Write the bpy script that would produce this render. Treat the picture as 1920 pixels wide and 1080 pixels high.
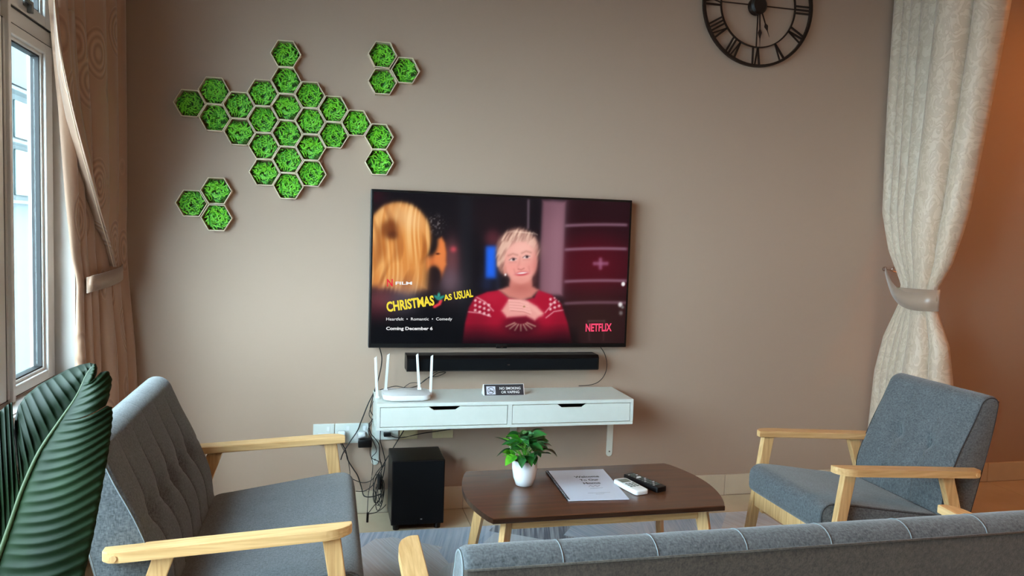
import bpy, bmesh, math, random
import numpy as np
from mathutils import Vector, Matrix
random.seed(7); rng = np.random.default_rng(7)
C = bpy.context.scene.collection
for o in list(bpy.data.objects): bpy.data.objects.remove(o)
sc = bpy.context.scene
PI = math.pi

# ------------------------------------------------------------------ camera
F, YAW, PITCH, ROLL = 1459.24, .2333, .0715, -.0325
CAM = Vector((-.1836, -3.6217, 1.3332))
cy_, sy_, cp_, sp_ = math.cos(YAW), math.sin(YAW), math.cos(PITCH), math.sin(PITCH)
fwd = Vector((sy_*cp_, cy_*cp_, -sp_)); rt0 = Vector((cy_, -sy_, 0)); dn0 = fwd.cross(rt0)
RT = math.cos(ROLL)*rt0 + math.sin(ROLL)*dn0
DN = -math.sin(ROLL)*rt0 + math.cos(ROLL)*dn0
cd = bpy.data.cameras.new('camera'); cam = bpy.data.objects.new('camera', cd); C.objects.link(cam)
cam.matrix_world = Matrix(((RT.x, -DN.x, -fwd.x, CAM.x), (RT.y, -DN.y, -fwd.y, CAM.y), (RT.z, -DN.z, -fwd.z, CAM.z), (0, 0, 0, 1)))
cd.sensor_width = 36; cd.lens = 36*F/1920; cd.clip_start = .05
sc.camera = cam
def at(px, py, ax, val):
    """measured point of the photograph put on the real plane x / y / z = val"""
    v = fwd + RT*((px-960)/F) + DN*((py-540)/F)
    return CAM + v*((val-CAM[ax])/v[ax])

# ------------------------------------------------------------------ world, lights, exposure
w = bpy.data.worlds.new('world'); sc.world = w; w.use_nodes = True
bg = w.node_tree.nodes['Background']; bg.inputs[0].default_value = (.78, .95, 1.10, 1); bg.inputs[1].default_value = 26
sc.view_settings.view_transform = 'Standard'; sc.view_settings.look = 'None'
sc.view_settings.exposure = 0.0; sc.view_settings.gamma = 1; sc.view_settings.use_curve_mapping = False
def area(name, loc, rot, sx, sy, power, col):
    l = bpy.data.lights.new(name, 'AREA'); l.shape = 'RECTANGLE'; l.size = sx; l.size_y = sy; l.energy = power; l.color = col
    o = bpy.data.objects.new(name, l); C.objects.link(o); o.location = loc; o.rotation_euler = rot; return o
# warm ceiling lamps: one in the room beyond the divider curtain, one over the living room
area('dining_lamp_light', (3.95, -.95, 2.86), (0, 0, 0), .35, .35, 16, (1.0, .32, .06))
area('ceiling_lamp_light', (2.0, -3.2, 2.90), (0, 0, 0), .5, .5, 36, (1.0, .52, .27))
# ------------------------------------------------------------------ materials
def lin(c):
    return tuple(((x/255)/12.92 if x/255 <= .04045 else ((x/255+.055)/1.055)**2.4) for x in c)
def mat(name, col, rough=.6, spec=.5, metal=0, noise=None, bump=None, sheen=0, coat=0, trans=0, sub=0):
    """noise=(scale, amount, stretch) colour grain; bump=(scale, strength, stretch)"""
    m = bpy.data.materials.new(name); m.use_nodes = True; nt = m.node_tree; b = nt.nodes['Principled BSDF']
    c = lin(col); b.inputs['Base Color'].default_value = (*c, 1); b.inputs['Roughness'].default_value = rough
    b.inputs['Specular IOR Level'].default_value = spec; b.inputs['Metallic'].default_value = metal
    if sheen: b.inputs['Sheen Weight'].default_value = sheen
    if coat: b.inputs['Coat Weight'].default_value = coat
    if trans: b.inputs['Transmission Weight'].default_value = trans
    if sub: b.inputs['Subsurface Weight'].default_value = sub
    tc = nt.nodes.new('ShaderNodeTexCoord')
    def nz(scale, stretch, detail=4):
        mp = nt.nodes.new('ShaderNodeMapping'); mp.inputs['Scale'].default_value = stretch
        nt.links.new(tc.outputs['Object'], mp.inputs['Vector'])
        n = nt.nodes.new('ShaderNodeTexNoise'); n.inputs['Scale'].default_value = scale; n.inputs['Detail'].default_value = detail
        nt.links.new(mp.outputs[0], n.inputs['Vector']); return n
    if noise:
        n = nz(noise[0], noise[2] if len(noise) > 2 else (1, 1, 1))
        r = nt.nodes.new('ShaderNodeValToRGB'); a = noise[1]
        r.color_ramp.elements[0].position = .3; r.color_ramp.elements[1].position = .7
        r.color_ramp.elements[0].color = (*[x*(1-a) for x in c], 1); r.color_ramp.elements[1].color = (*[min(1, x*(1+a)) for x in c], 1)
        nt.links.new(n.outputs[0], r.inputs[0]); nt.links.new(r.outputs[0], b.inputs['Base Color'])
    if bump:
        n = nz(bump[0], bump[2] if len(bump) > 2 else (1, 1, 1))
        bp = nt.nodes.new('ShaderNodeBump'); bp.inputs['Strength'].default_value = bump[1]; bp.inputs['Distance'].default_value = .003
        nt.links.new(n.outputs[0], bp.inputs['Height']); nt.links.new(bp.outputs[0], b.inputs['Normal'])
    return m
M = {}
M['wall'] = mat('taupe_paint', (173, 150, 133), .62, .35, bump=(60, .05))
M['ceiling'] = mat('ceiling_paint', (165, 158, 150), .8)
M['reveal'] = mat('window_wall_paint', (196, 190, 184), .6, bump=(60, .04))
M['base'] = mat('beige_skirting_tile', (206, 192, 170), .35, noise=(6, .06))
M['tile'] = mat('beige_floor_tile', (192, 176, 150), .22, noise=(4, .08))
M['grout'] = mat('grout', (120, 108, 92), .8)
M['upvc'] = mat('window_frame_paint', (205, 203, 200), .35, bump=(200, .02))
M['gasket'] = mat('rubber_gasket', (22, 22, 24), .6)
M['steel'] = mat('brushed_steel', (120, 120, 118), .35, metal=.9)
M['chrome'] = mat('chrome', (210, 205, 200), .12, metal=1)
M['outside'] = mat('outside_render', (44, 56, 58), .8, noise=(3, .05))
M['outside2'] = mat('outside_grey', (38, 47, 50), .8, noise=(5, .1, (1, 1, .3)))
M['outside3'] = mat('outside_pane', (66, 84, 86), .4)
M['black'] = mat('black_plastic', (9, 9, 11), .38, .3)
M['cable'] = mat('cable_rubber', (14, 14, 15), .45)
M['blackcloth'] = mat('speaker_cloth', (10, 12, 15), .9, .15, bump=(900, .2))
M['metalblk'] = mat('black_metal', (17, 12, 12), .5)
M['white'] = mat('white_lacquer', (222, 230, 224), .28, noise=(30, .015))
M['whitepl'] = mat('white_plastic', (232, 238, 240), .25)
M['socket'] = mat('socket_plastic', (214, 222, 218), .3)
M['cream'] = mat('cream_plastic', (205, 190, 150), .4)
M['pot'] = mat('white_ceramic', (236, 238, 242), .22)
M['soil'] = mat('dark_foam', (30, 26, 20), .9)
M['paper'] = mat('paper', (206, 212, 226), .25)
M['ink'] = mat('ink', (38, 38, 44), .6)
M['lcd'] = mat('lcd_glass', (120, 128, 118), .2)
M['rubbergrey'] = mat('rubber_button', (98, 110, 104), .6)
M['brushgrey'] = mat('button_white', (190, 190, 190), .5)

def woodmat(name, ca, cb, rough, scale=6, stretch=(1, 12, 12), coat=0):
    m = bpy.data.materials.new(name); m.use_nodes = True; nt = m.node_tree; b = nt.nodes['Principled BSDF']
    tc = nt.nodes.new('ShaderNodeTexCoord'); mp = nt.nodes.new('ShaderNodeMapping'); mp.inputs['Scale'].default_value = stretch
    nt.links.new(tc.outputs['Object'], mp.inputs['Vector'])
    n = nt.nodes.new('ShaderNodeTexNoise'); n.inputs['Scale'].default_value = scale; n.inputs['Detail'].default_value = 6; n.inputs['Distortion'].default_value = .6
    nt.links.new(mp.outputs[0], n.inputs['Vector'])
    r = nt.nodes.new('ShaderNodeValToRGB'); r.color_ramp.elements[0].position = .3; r.color_ramp.elements[1].position = .72
    r.color_ramp.elements[0].color = (*lin(ca), 1); r.color_ramp.elements[1].color = (*lin(cb), 1)
    nt.links.new(n.outputs[0], r.inputs[0]); nt.links.new(r.outputs[0], b.inputs['Base Color'])
    b.inputs['Roughness'].default_value = rough
    if coat: b.inputs['Coat Weight'].default_value = coat; b.inputs['Coat Roughness'].default_value = .25
    return m
M['oakx'] = woodmat('light_rubberwood_along', (196, 152, 98), (226, 188, 134), .42, 5, (1.2, 22, 22))
M['oakz'] = woodmat('light_rubberwood_upright', (192, 148, 96), (224, 186, 132), .42, 5, (22, 22, 1.2))
M['walnut'] = woodmat('walnut_veneer', (70, 42, 25), (98, 60, 37), .30, 4, (.8, 12, 12), .15)
M['walnutedge'] = mat('walnut_edge', (44, 24, 16), .3)
M['ply'] = woodmat('thin_plywood', (218, 202, 170), (236, 222, 194), .6, 8, (8, 8, 8))
M['plyback'] = mat('plywood_backing', (150, 112, 78), .8)

def fabricmat(name, ca, cb, scale=330):
    m = bpy.data.materials.new(name); m.use_nodes = True; nt = m.node_tree; b = nt.nodes['Principled BSDF']
    tc = nt.nodes.new('ShaderNodeTexCoord')
    def nz(s, st, d=3):
        mp = nt.nodes.new('ShaderNodeMapping'); mp.inputs['Scale'].default_value = st
        nt.links.new(tc.outputs['Object'], mp.inputs['Vector'])
        n = nt.nodes.new('ShaderNodeTexNoise'); n.inputs['Scale'].default_value = s; n.inputs['Detail'].default_value = d
        nt.links.new(mp.outputs[0], n.inputs['Vector']); return n
    a = nz(scale, (1, .35, .35)); c = nz(scale, (.35, 1, .8)); d = nz(14, (1, 1, 1), 2)
    ad = nt.nodes.new('ShaderNodeMath'); ad.operation = 'ADD'; nt.links.new(a.outputs[0], ad.inputs[0]); nt.links.new(c.outputs[0], ad.inputs[1])
    ad2 = nt.nodes.new('ShaderNodeMath'); ad2.operation = 'MULTIPLY_ADD'; ad2.inputs[1].default_value = .25; nt.links.new(d.outputs[0], ad2.inputs[0]); nt.links.new(ad.outputs[0], ad2.inputs[2])
    r = nt.nodes.new('ShaderNodeValToRGB'); mr = nt.nodes.new('ShaderNodeMapRange'); mr.inputs[1].default_value = .75; mr.inputs[2].default_value = 1.5
    nt.links.new(ad2.outputs[0], mr.inputs[0]); nt.links.new(mr.outputs[0], r.inputs[0])
    r.color_ramp.elements[0].color = (*lin(ca), 1); r.color_ramp.elements[1].color = (*lin(cb), 1)
    nt.links.new(r.outputs[0], b.inputs['Base Color']); b.inputs['Roughness'].default_value = .85
    b.inputs['Sheen Weight'].default_value = .25; b.inputs['Sheen Roughness'].default_value = .5; b.inputs['Specular IOR Level'].default_value = .25
    bp = nt.nodes.new('ShaderNodeBump'); bp.inputs['Strength'].default_value = .35; bp.inputs['Distance'].default_value = .0015
    nt.links.new(ad.outputs[0], bp.inputs['Height']); nt.links.new(bp.outputs[0], b.inputs['Normal'])
    return m
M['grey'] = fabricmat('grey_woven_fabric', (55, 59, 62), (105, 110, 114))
M['greydark'] = fabricmat('grey_woven_dark', (48, 42, 38), (84, 75, 67))
M['pipedark'] = mat('dark_piping', (36, 38, 42), .7)
M['pipelight'] = mat('light_piping', (118, 126, 130), .7)

def glassmat():
    m = bpy.data.materials.new('window_glass'); m.use_nodes = True; nt = m.node_tree; nt.nodes.remove(nt.nodes['Principled BSDF'])
    out = nt.nodes['Material Output']; t = nt.nodes.new('ShaderNodeBsdfTransparent'); t.inputs[0].default_value = (.93, .985, .975, 1)
    g = nt.nodes.new('ShaderNodeBsdfGlossy'); g.inputs[1].default_value = .02
    mx = nt.nodes.new('ShaderNodeMixShader'); lw = nt.nodes.new('ShaderNodeLayerWeight'); lw.inputs[0].default_value = .5
    pw = nt.nodes.new('ShaderNodeMath'); pw.operation = 'POWER'; pw.inputs[1].default_value = 5; nt.links.new(lw.outputs['Facing'], pw.inputs[0])
    fr = nt.nodes.new('ShaderNodeMath'); fr.operation = 'MULTIPLY_ADD'; fr.inputs[1].default_value = .94; fr.inputs[2].default_value = .03; nt.links.new(pw.outputs[0], fr.inputs[0])
    nt.links.new(fr.outputs[0], mx.inputs[0]); nt.links.new(t.outputs[0], mx.inputs[1]); nt.links.new(g.outputs[0], mx.inputs[2]); nt.links.new(mx.outputs[0], out.inputs[0])
    return m
M['glass'] = glassmat()

def curtainmat(name, ca, cb, kind):
    m = bpy.data.materials.new(name); m.use_nodes = True; nt = m.node_tree; b = nt.nodes['Principled BSDF']
    uv = nt.nodes.new('ShaderNodeUVMap')
    if kind == 'rings':
        mp = nt.nodes.new('ShaderNodeMapping'); mp.inputs['Scale'].default_value = (1, 1, 1); nt.links.new(uv.outputs[0], mp.inputs[0])
        v = nt.nodes.new('ShaderNodeTexVoronoi'); v.inputs['Scale'].default_value = 4.2; v.inputs['Randomness'].default_value = .7
        nt.links.new(mp.outputs[0], v.inputs['Vector'])
        s = nt.nodes.new('ShaderNodeMath'); s.operation = 'MULTIPLY'; s.inputs[1].default_value = 62; nt.links.new(v.outputs['Distance'], s.inputs[0])
        sn = nt.nodes.new('ShaderNodeMath'); sn.operation = 'SINE'; nt.links.new(s.outputs[0], sn.inputs[0])
        cut = nt.nodes.new('ShaderNodeMath'); cut.operation = 'LESS_THAN'; cut.inputs[1].default_value = .42; nt.links.new(v.outputs['Distance'], cut.inputs[0])
        ml = nt.nodes.new('ShaderNodeMath'); ml.operation = 'MULTIPLY'; nt.links.new(sn.outputs[0], ml.inputs[0]); nt.links.new(cut.outputs[0], ml.inputs[1])
        h = nt.nodes.new('ShaderNodeMapRange'); h.inputs[1].default_value = -1; h.inputs[2].default_value = 1; nt.links.new(ml.outputs[0], h.inputs[0]); hf = h.outputs[0]; st = .5
    else:
        n0 = nt.nodes.new('ShaderNodeTexNoise'); n0.inputs['Scale'].default_value = 9; nt.links.new(uv.outputs[0], n0.inputs['Vector'])
        n = nt.nodes.new('ShaderNodeTexNoise'); n.inputs['Scale'].default_value = 13; n.inputs['Distortion'].default_value = 2.8; n.inputs['Detail'].default_value = 2
        nt.links.new(uv.outputs[0], n.inputs['Vector'])
        h = nt.nodes.new('ShaderNodeValToRGB'); h.color_ramp.elements[0].position = .46; h.color_ramp.elements[1].position = .54
        nt.links.new(n.outputs[0], h.inputs[0]); hf = h.outputs[0]; st = .3
    mx = nt.nodes.new('ShaderNodeMix'); mx.data_type = 'RGBA'; mx.inputs[6].default_value = (*lin(ca), 1); mx.inputs[7].default_value = (*lin(cb), 1)
    nt.links.new(hf, mx.inputs[0]); nt.links.new(mx.outputs[2], b.inputs['Base Color'])
    bp = nt.nodes.new('ShaderNodeBump'); bp.inputs['Strength'].default_value = st; bp.inputs['Distance'].default_value = .004
    nt.links.new(hf, bp.inputs['Height']); nt.links.new(bp.outputs[0], b.inputs['Normal'])
    b.inputs['Roughness'].default_value = .48; b.inputs['Sheen Weight'].default_value = .3
    b.inputs['Transmission Weight'].default_value = 0
    return m
M['curtL'] = curtainmat('brown_satin_ring_pattern', (152, 116, 94), (182, 144, 118), 'rings')
M['curtR'] = curtainmat('champagne_damask', (188, 166, 144), (201, 180, 158), 'damask')
M['tieL'] = mat('brown_satin', (138, 106, 84), .4, sheen=.3, noise=(90, .08, (1, 1, 6)))
M['tieR'] = mat('taupe_satin', (158, 134, 116), .3, sheen=.3)

# ------------------------------------------------------------------ helpers
def link(o): C.objects.link(o); return o
def thing(name, label, cat, loc=(0, 0, 0), rot=(0, 0, 0), group=None, kind=None):
    o = bpy.data.objects.new(name, None); link(o); o.location = loc; o.rotation_euler = rot; o.empty_display_size = .05
    if kind: o['kind'] = kind
    else: o['label'] = label; o['category'] = cat
    if group: o['group'] = group
    return o
def tag(o, label, cat, group=None):
    o['label'] = label; o['category'] = cat
    if group: o['group'] = group
    return o
def obj(name, bm, material, parent=None, smooth=False, kind=None, label=None, world=True, auto=None):
    if isinstance(bm, bpy.types.Mesh): me = bm
    else:
        if parent is not None and world: bmesh.ops.translate(bm, verts=bm.verts, vec=-Vector(parent.location) if parent.parent is None else -Vector(parent.parent.location))
        bmesh.ops.recalc_face_normals(bm, faces=bm.faces)
        me = bpy.data.meshes.new(name); bm.to_mesh(me); bm.free()
        if material is not None: me.materials.append(material)
        if smooth:
            for p in me.polygons: p.use_smooth = True
            if auto: me.set_sharp_from_angle(angle=math.radians(auto))
    o = bpy.data.objects.new(name, me); link(o)
    if parent is not None: o.parent = parent
    if kind: o['kind'] = kind
    if label: o['label'] = label
    return o
def nb(): return bmesh.new()
def box(bm, x0, x1, y0, y1, z0, z1, bev=0, seg=2):
    r = bmesh.ops.create_cube(bm, size=1); vs = r['verts']
    for v in vs: v.co = Vector(((x0+x1)/2+v.co.x*abs(x1-x0), (y0+y1)/2+v.co.y*abs(y1-y0), (z0+z1)/2+v.co.z*abs(z1-z0)))
    if bev:
        es = list({e for v in vs for e in v.link_edges})
        bmesh.ops.bevel(bm, geom=es, offset=bev, segments=seg, profile=.5, affect='EDGES')
    return bm
def bx(*a, **k): return box(nb(), *a, **k)
def prism(bm, pts, vec, bev=0, seg=2):
    """closed planar polygon pts (3D) extruded by vec"""
    vec = Vector(vec); a = [bm.verts.new(Vector(p)) for p in pts]; b = [bm.verts.new(Vector(p)+vec) for p in pts]; n = len(pts)
    fs = [bm.faces.new(a), bm.faces.new(b[::-1])]
    for i in range(n): fs.append(bm.faces.new((a[i], b[i], b[(i+1) % n], a[(i+1) % n])))
    if bev:
        es = [e for f in fs[:2] for e in f.edges]
        bmesh.ops.bevel(bm, geom=list(set(es)), offset=bev, segments=seg, profile=.5, affect='EDGES')
    return bm
def smoothpath(pts, n=8):
    P = [Vector(p) for p in pts]; out = []
    for i in range(len(P)-1):
        p0 = P[max(i-1, 0)]; p1 = P[i]; p2 = P[i+1]; p3 = P[min(i+2, len(P)-1)]
        for k in range(n):
            t = k/n; out.append(.5*((2*p1)+(p2-p0)*t+(2*p0-5*p1+4*p2-p3)*t*t+(-p0+3*p1-3*p2+p3)*t**3))
    out.append(P[-1]); return out
def tube(bm, pts, r, seg=6, rad=None, cap=True):
    P = [Vector(p) for p in pts]; rings = []; up = Vector((0.13, .21, .97)).normalized()
    for i, p in enumerate(P):
        d = (P[min(i+1, len(P)-1)]-P[max(i-1, 0)]).normalized()
        a = d.cross(up)
        if a.length < .05: a = d.cross(Vector((1, 0, 0)))
        a.normalize(); b = d.cross(a); up = b.cross(d) if False else up
        rr = rad[i] if rad else r
        rings.append([bm.verts.new(p+a*math.cos(2*PI*k/seg)*rr+b*math.sin(2*PI*k/seg)*rr) for k in range(seg)])
    for i in range(len(P)-1):
        for k in range(seg): bm.faces.new((rings[i][k], rings[i][(k+1) % seg], rings[i+1][(k+1) % seg], rings[i+1][k]))
    if cap: bm.faces.new(rings[0][::-1]); bm.faces.new(rings[-1])
    return bm
def lathe(bm, prof, cx, cy, seg=32):
    rings = []
    for r, z in prof:
        rings.append([bm.verts.new((cx+r*math.cos(2*PI*k/seg), cy+r*math.sin(2*PI*k/seg), z)) for k in range(seg)])
    for i in range(len(rings)-1):
        for k in range(seg): bm.faces.new((rings[i][k], rings[i][(k+1) % seg], rings[i+1][(k+1) % seg], rings[i+1][k]))
    bm.faces.new(rings[0][::-1]); bm.faces.new(rings[-1]); return bm
def disc(bm, c, n, r, h, seg=20, r2=None):
    """solid disc at c with axis n and height h"""
    n = Vector(n).normalized(); a = n.orthogonal().normalized(); b = n.cross(a); c = Vector(c); r2 = r if r2 is None else r2
    A = [bm.verts.new(c+(a*math.cos(2*PI*k/seg)+b*math.sin(2*PI*k/seg))*r) for k in range(seg)]
    B = [bm.verts.new(c+n*h+(a*math.cos(2*PI*k/seg)+b*math.sin(2*PI*k/seg))*r2) for k in range(seg)]
    bm.faces.new(A[::-1]); bm.faces.new(B)
    for k in range(seg): bm.faces.new((A[k], A[(k+1) % seg], B[(k+1) % seg], B[k]))
    return bm
def text(name, s, material, parent, origin, right, up, height, width=None, extrude=.0004, bold=0, align='LEFT', spacing=1.0, label=None, world=True):
    cu = bpy.data.curves.new('t', 'FONT'); cu.body = s; cu.size = 1; cu.extrude = 0; cu.offset = bold; cu.align_x = align; cu.space_character = spacing
    cu.resolution_u = 3
    o = bpy.data.objects.new('t', cu); C.objects.link(o)
    dg = bpy.context.evaluated_depsgraph_get(); me = bpy.data.meshes.new_from_object(o.evaluated_get(dg)); bpy.data.objects.remove(o)
    xs = [v.co.x for v in me.vertices]; x0, x1 = min(xs), max(xs); ys = [v.co.y for v in me.vertices]; y0, y1 = min(ys), max(ys)
    cap = .73
    sy = height/cap; sx = sy if width is None else width/(x1-x0)
    right = Vector(right).normalized(); up = Vector(up).normalized(); n = right.cross(up)
    base = Vector(parent.location) if world else Vector((0, 0, 0))
    if parent.parent: base = base+Vector(parent.parent.location)
    for v in me.vertices:
        x = (v.co.x-(x0 if align == 'LEFT' else 0))*sx
        v.co = Vector(origin)+right*x+up*(v.co.y*sy)+n*extrude-base
    me.name = name; me.materials.clear(); me.materials.append(material)
    o = bpy.data.objects.new(name, me); link(o); o.parent = parent
    if label: o['label'] = label
    return o

# ------------------------------------------------------------------ setting
XL, XR, YB, ZC = -1.145, 5.6, -5.6, 3.0
WX = -1.22                        # plane of the window frames (inner face)
WY1, WY0, WZ0, WZ1 = -.275, -3.75, .708, 2.30
obj('wall_back', bx(XL-.16, XR, 0, .2, -.1, ZC), M['wall'], kind='structure')
obj('wall_right', bx(XR, XR+.2, YB, .2, -.1, ZC), M['wall'], kind='structure')
obj('wall_front', bx(XL-.14, XR, YB-.2, YB, -.1, ZC), M['wall'], kind='structure')
XO = XL-.16
b = nb(); box(b, XO, XL, YB, 0, -.1, WZ0); box(b, XO, XL, YB, 0, WZ1, ZC); box(b, XO, XL, WY1, 0, WZ0, WZ1); box(b, XO, XL, YB, WY0, WZ0, WZ1)
obj('wall_left', b, M['reveal'], kind='structure')
obj('ceiling', bx(XL-.14, XR+.2, YB-.2, .2, ZC, ZC+.15), M['ceiling'], kind='structure')
fl = obj('floor', bx(XL-.14, XR, YB, 0, -.06, -.006), M['grout'], kind='structure')
T = .607; xs0 = .465-3*T
tm = None
for i in range(-1, 12):
    for j in range(0, 10):
        x0 = max(xs0+i*T, XL)+.0012; x1 = min(xs0+(i+1)*T, XR)-.0012; y1 = -.012-j*T-.0012; y0 = max(-.012-(j+1)*T, YB)+.0012
        if x1-x0 < .03 or y1-y0 < .03: continue
        full = abs(x1-x0-T+.0024) < 1e-4 and abs(y1-y0-T+.0024) < 1e-4
        if full and tm is not None:
            o = bpy.data.objects.new('tile', tm); link(o); o.parent = fl
        else:
            cx, cy = (x0+x1)/2, (y0+y1)/2
            bm = bx(x0-cx, x1-cx, y0-cy, y1-cy, -.012, 0, bev=.001, seg=1)
            o = obj('tile', bm, M['tile'], fl, world=False)
            if full: tm = o.data
        o.location = ((x0+x1)/2, (y0+y1)/2, 0)
bb = thing('baseboard_back', None, None, (0, 0, 0), kind='structure')
js = [XL, -.75, -.14, .465, 1.155, 1.849, 2.67, 3.5, 4.2, 4.9, XR]
for a, c in zip(js[:-1], js[1:]): obj('tile', bx(a+.001, c-.001, -.012, 0, 0, .108, bev=.0015, seg=1), M['base'], bb)
bb = thing('baseboard_left', None, None, (0, 0, 0), kind='structure')
for k in range(8): obj('tile', bx(XL, XL+.012, -.014-(k+1)*.69+.001, -.014-k*.69-.001, 0, .108, bev=.0015, seg=1), M['base'], bb)

# windows ------------------------------------------------------------
def frame_rect(bm, x0, x1, y0, y1, z0, z1, t, tb=None, bev=.004):
    tb = tb or t
    box(bm, x0, x1, y0, y0+t, z0, z1, bev); box(bm, x0, x1, y1-t, y1, z0, z1, bev)
    box(bm, x0, x1, y0+t, y1-t, z0, z0+tb, bev); box(bm, x0, x1, y0+t, y1-t, z1-tb, z1, bev); return bm
def window(idx, ya, yb, sl=.105):
    """ya < yb ; frame between the mullions, a tall lower sash and a vent sash over it"""
    t = thing('window_%d' % idx, None, None, (WX, (ya+yb)/2, WZ0), kind='structure')
    zt0, zt1 = 1.972, 2.030
    b = nb(); box(b, WX-.07, WX-.004, ya, yb, WZ0-.004, WZ0+.004); box(b, WX-.07, WX-.004, ya, yb, zt0, zt1, .003); box(b, WX-.07, WX-.004, yb-.008, yb, WZ0, WZ1)
    box(b, WX-.07, WX-.004, ya, yb, WZ1-.03, WZ1)
    obj('window_frame', b, M['upvc'], t)
    s = .105
    def fr(bm, x0, x1, dl, dr_, dz, t, tb, z0, z1, tl=None, bev=0):
        """rectangular ring set in by dl (left), dr_ (right), dz (top and bottom)"""
        tl = tl or t; y0, y1, a, c = ya+dl, yb-dr_, z0+dz, z1-dz
        box(bm, x0, x1, y0, y0+tl, a, c, bev); box(bm, x0, x1, y1-t, y1, a, c, bev)
        box(bm, x0, x1, y0+tl, y1-t, a, a+tb, bev); box(bm, x0, x1, y0+tl, y1-t, c-tb, c, bev); return bm
    for nm, z0, z1 in (('sash', WZ0+.010, zt0), ('vent_sash', zt1+.004, WZ1-.03)):
        obj(nm, fr(nb(), WX-.05, WX+.006, .004, .012, 0, s-.034, .036, z0, z1, tl=max(.02, sl-.03), bev=.004), M['upvc'], t)
        obj('glazing_bead', fr(nb(), WX-.045, WX-.006, .004+max(.02, sl-.03), s-.022, .036, .014, .011, z0, z1, bev=.003), M['upvc'], t)
        obj('glazing_gasket', fr(nb(), WX-.040, WX-.012, .004+max(.02, sl-.03)+.013, s-.009, .0465, .006, .006, z0, z1), M['gasket'], t)
        obj('sash_gasket', fr(nb(), WX-.03, WX+.001, -.001, .0075, -.004, .0045, .0045, z0, z1), M['gasket'], t)
        obj('pane', bx(WX-.030, WX-.026, ya+.02, yb-s+.002, z0+.046, z1-.046), M['glass'], t)
    return t
w1 = window(1, -.745, WY1, .04)
# stay handle on the vent sash
b = nb(); hy = -.55; hz = 2.062
box(b, WX+.006, WX+.016, hy-.03, hy+.05, hz-.008, hz+.012, .003); box(b, WX+.012, WX+.03, hy-.012, hy+.006, hz-.028, hz+.012, .003)
tube(b, [(WX+.02, hy-.06, hz+.014), (WX+.026, hy-.01, hz+.004)], .006, 8)
obj('handle', b, M['steel'], w1)
window(2, -1.70, -.745); window(3, -2.70, -1.735); window(4, -3.75, -2.735)
for k, (a, c) in enumerate(((-.735, -.712), (-1.735, -1.70), (-2.735, -2.70))):
    obj('trim_%d' % (k+1), bx(WX-.004 if k == 0 else WX-.07, WX+.018 if k == 0 else WX+.03, a, c, WZ0, WZ1, bev=.003), M['upvc'], kind='structure')
obj('trim_5', bx(WX-.09, XL+.012, WY0, WY1, WZ0-.02, WZ0-.004, bev=.003), M['upvc'], kind='structure')

# neighbouring facade seen through the glass ------------------------
f = thing('neighbouring_facade', 'pale neighbouring wall with grey panels seen through the window glass', 'building', (-2.35, 2.0, -1))
obj('wall', bx(-2.6, -2.32, -.9, 6.0, -1.2, 2.9), M['outside'], f)
for z0, z1 in ((1.86, 2.16), (1.46, 1.82)):
    for k in range(6):
        y = 1.25+k*.62
        obj('window', bx(-2.32, -2.305, y, y+.50, z0+.02, z1-.02, bev=.006), M['outside3'], f)
for z in (1.43, 1.84, 2.19): obj('ledge', bx(-2.32, -2.24, -.9, 6.0, z-.012, z+.012, bev=.004), M['outside'], f)
obj('panel', bx(-2.32, -2.30, -.9, 6.0, 2.24, 2.9), M['outside2'], f)
obj('ground_outside', bx(-14, XL-.25, -12, 12, -1.3, -1.2), M['outside2'], kind='structure')

# ------------------------------------------------------------------ seats
def resample(poly, n):
    P = [Vector((a, 0, c)) for a, c in poly]; P.append(P[0]); P = smoothpath(P, 6)
    L = [0]
    for i in range(1, len(P)): L.append(L[-1]+(P[i]-P[i-1]).length)
    out = []; j = 0
    for k in range(n):
        s = L[-1]*k/n
        while L[j+1] < s: j += 1
        t = (s-L[j])/max(1e-9, L[j+1]-L[j]); out.append(P[j].lerp(P[j+1], t))
    return out
BACK = [(.468, .345), (.478, .39), (.490, .48), (.524, .57), (.549, .629), (.585, .701), (.609, .755), (.624, .787), (.643, .803), (.668, .808), (.690, .801), (.703, .783), (.700, .745), (.688, .674), (.657, .54), (.620, .389), (.600, .31), (.54, .295), (.485, .30)]
SEAT = [(.0, .385), (.0, .405), (.005, .428), (.022, .445), (.05, .451), (.12, .443), (.25, .423), (.40, .400), (.472, .388), (.49, .36), (.485, .31), (.45, .292), (.3, .31), (.15, .325), (.05, .338), (.012, .345), (.001, .362)]
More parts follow.
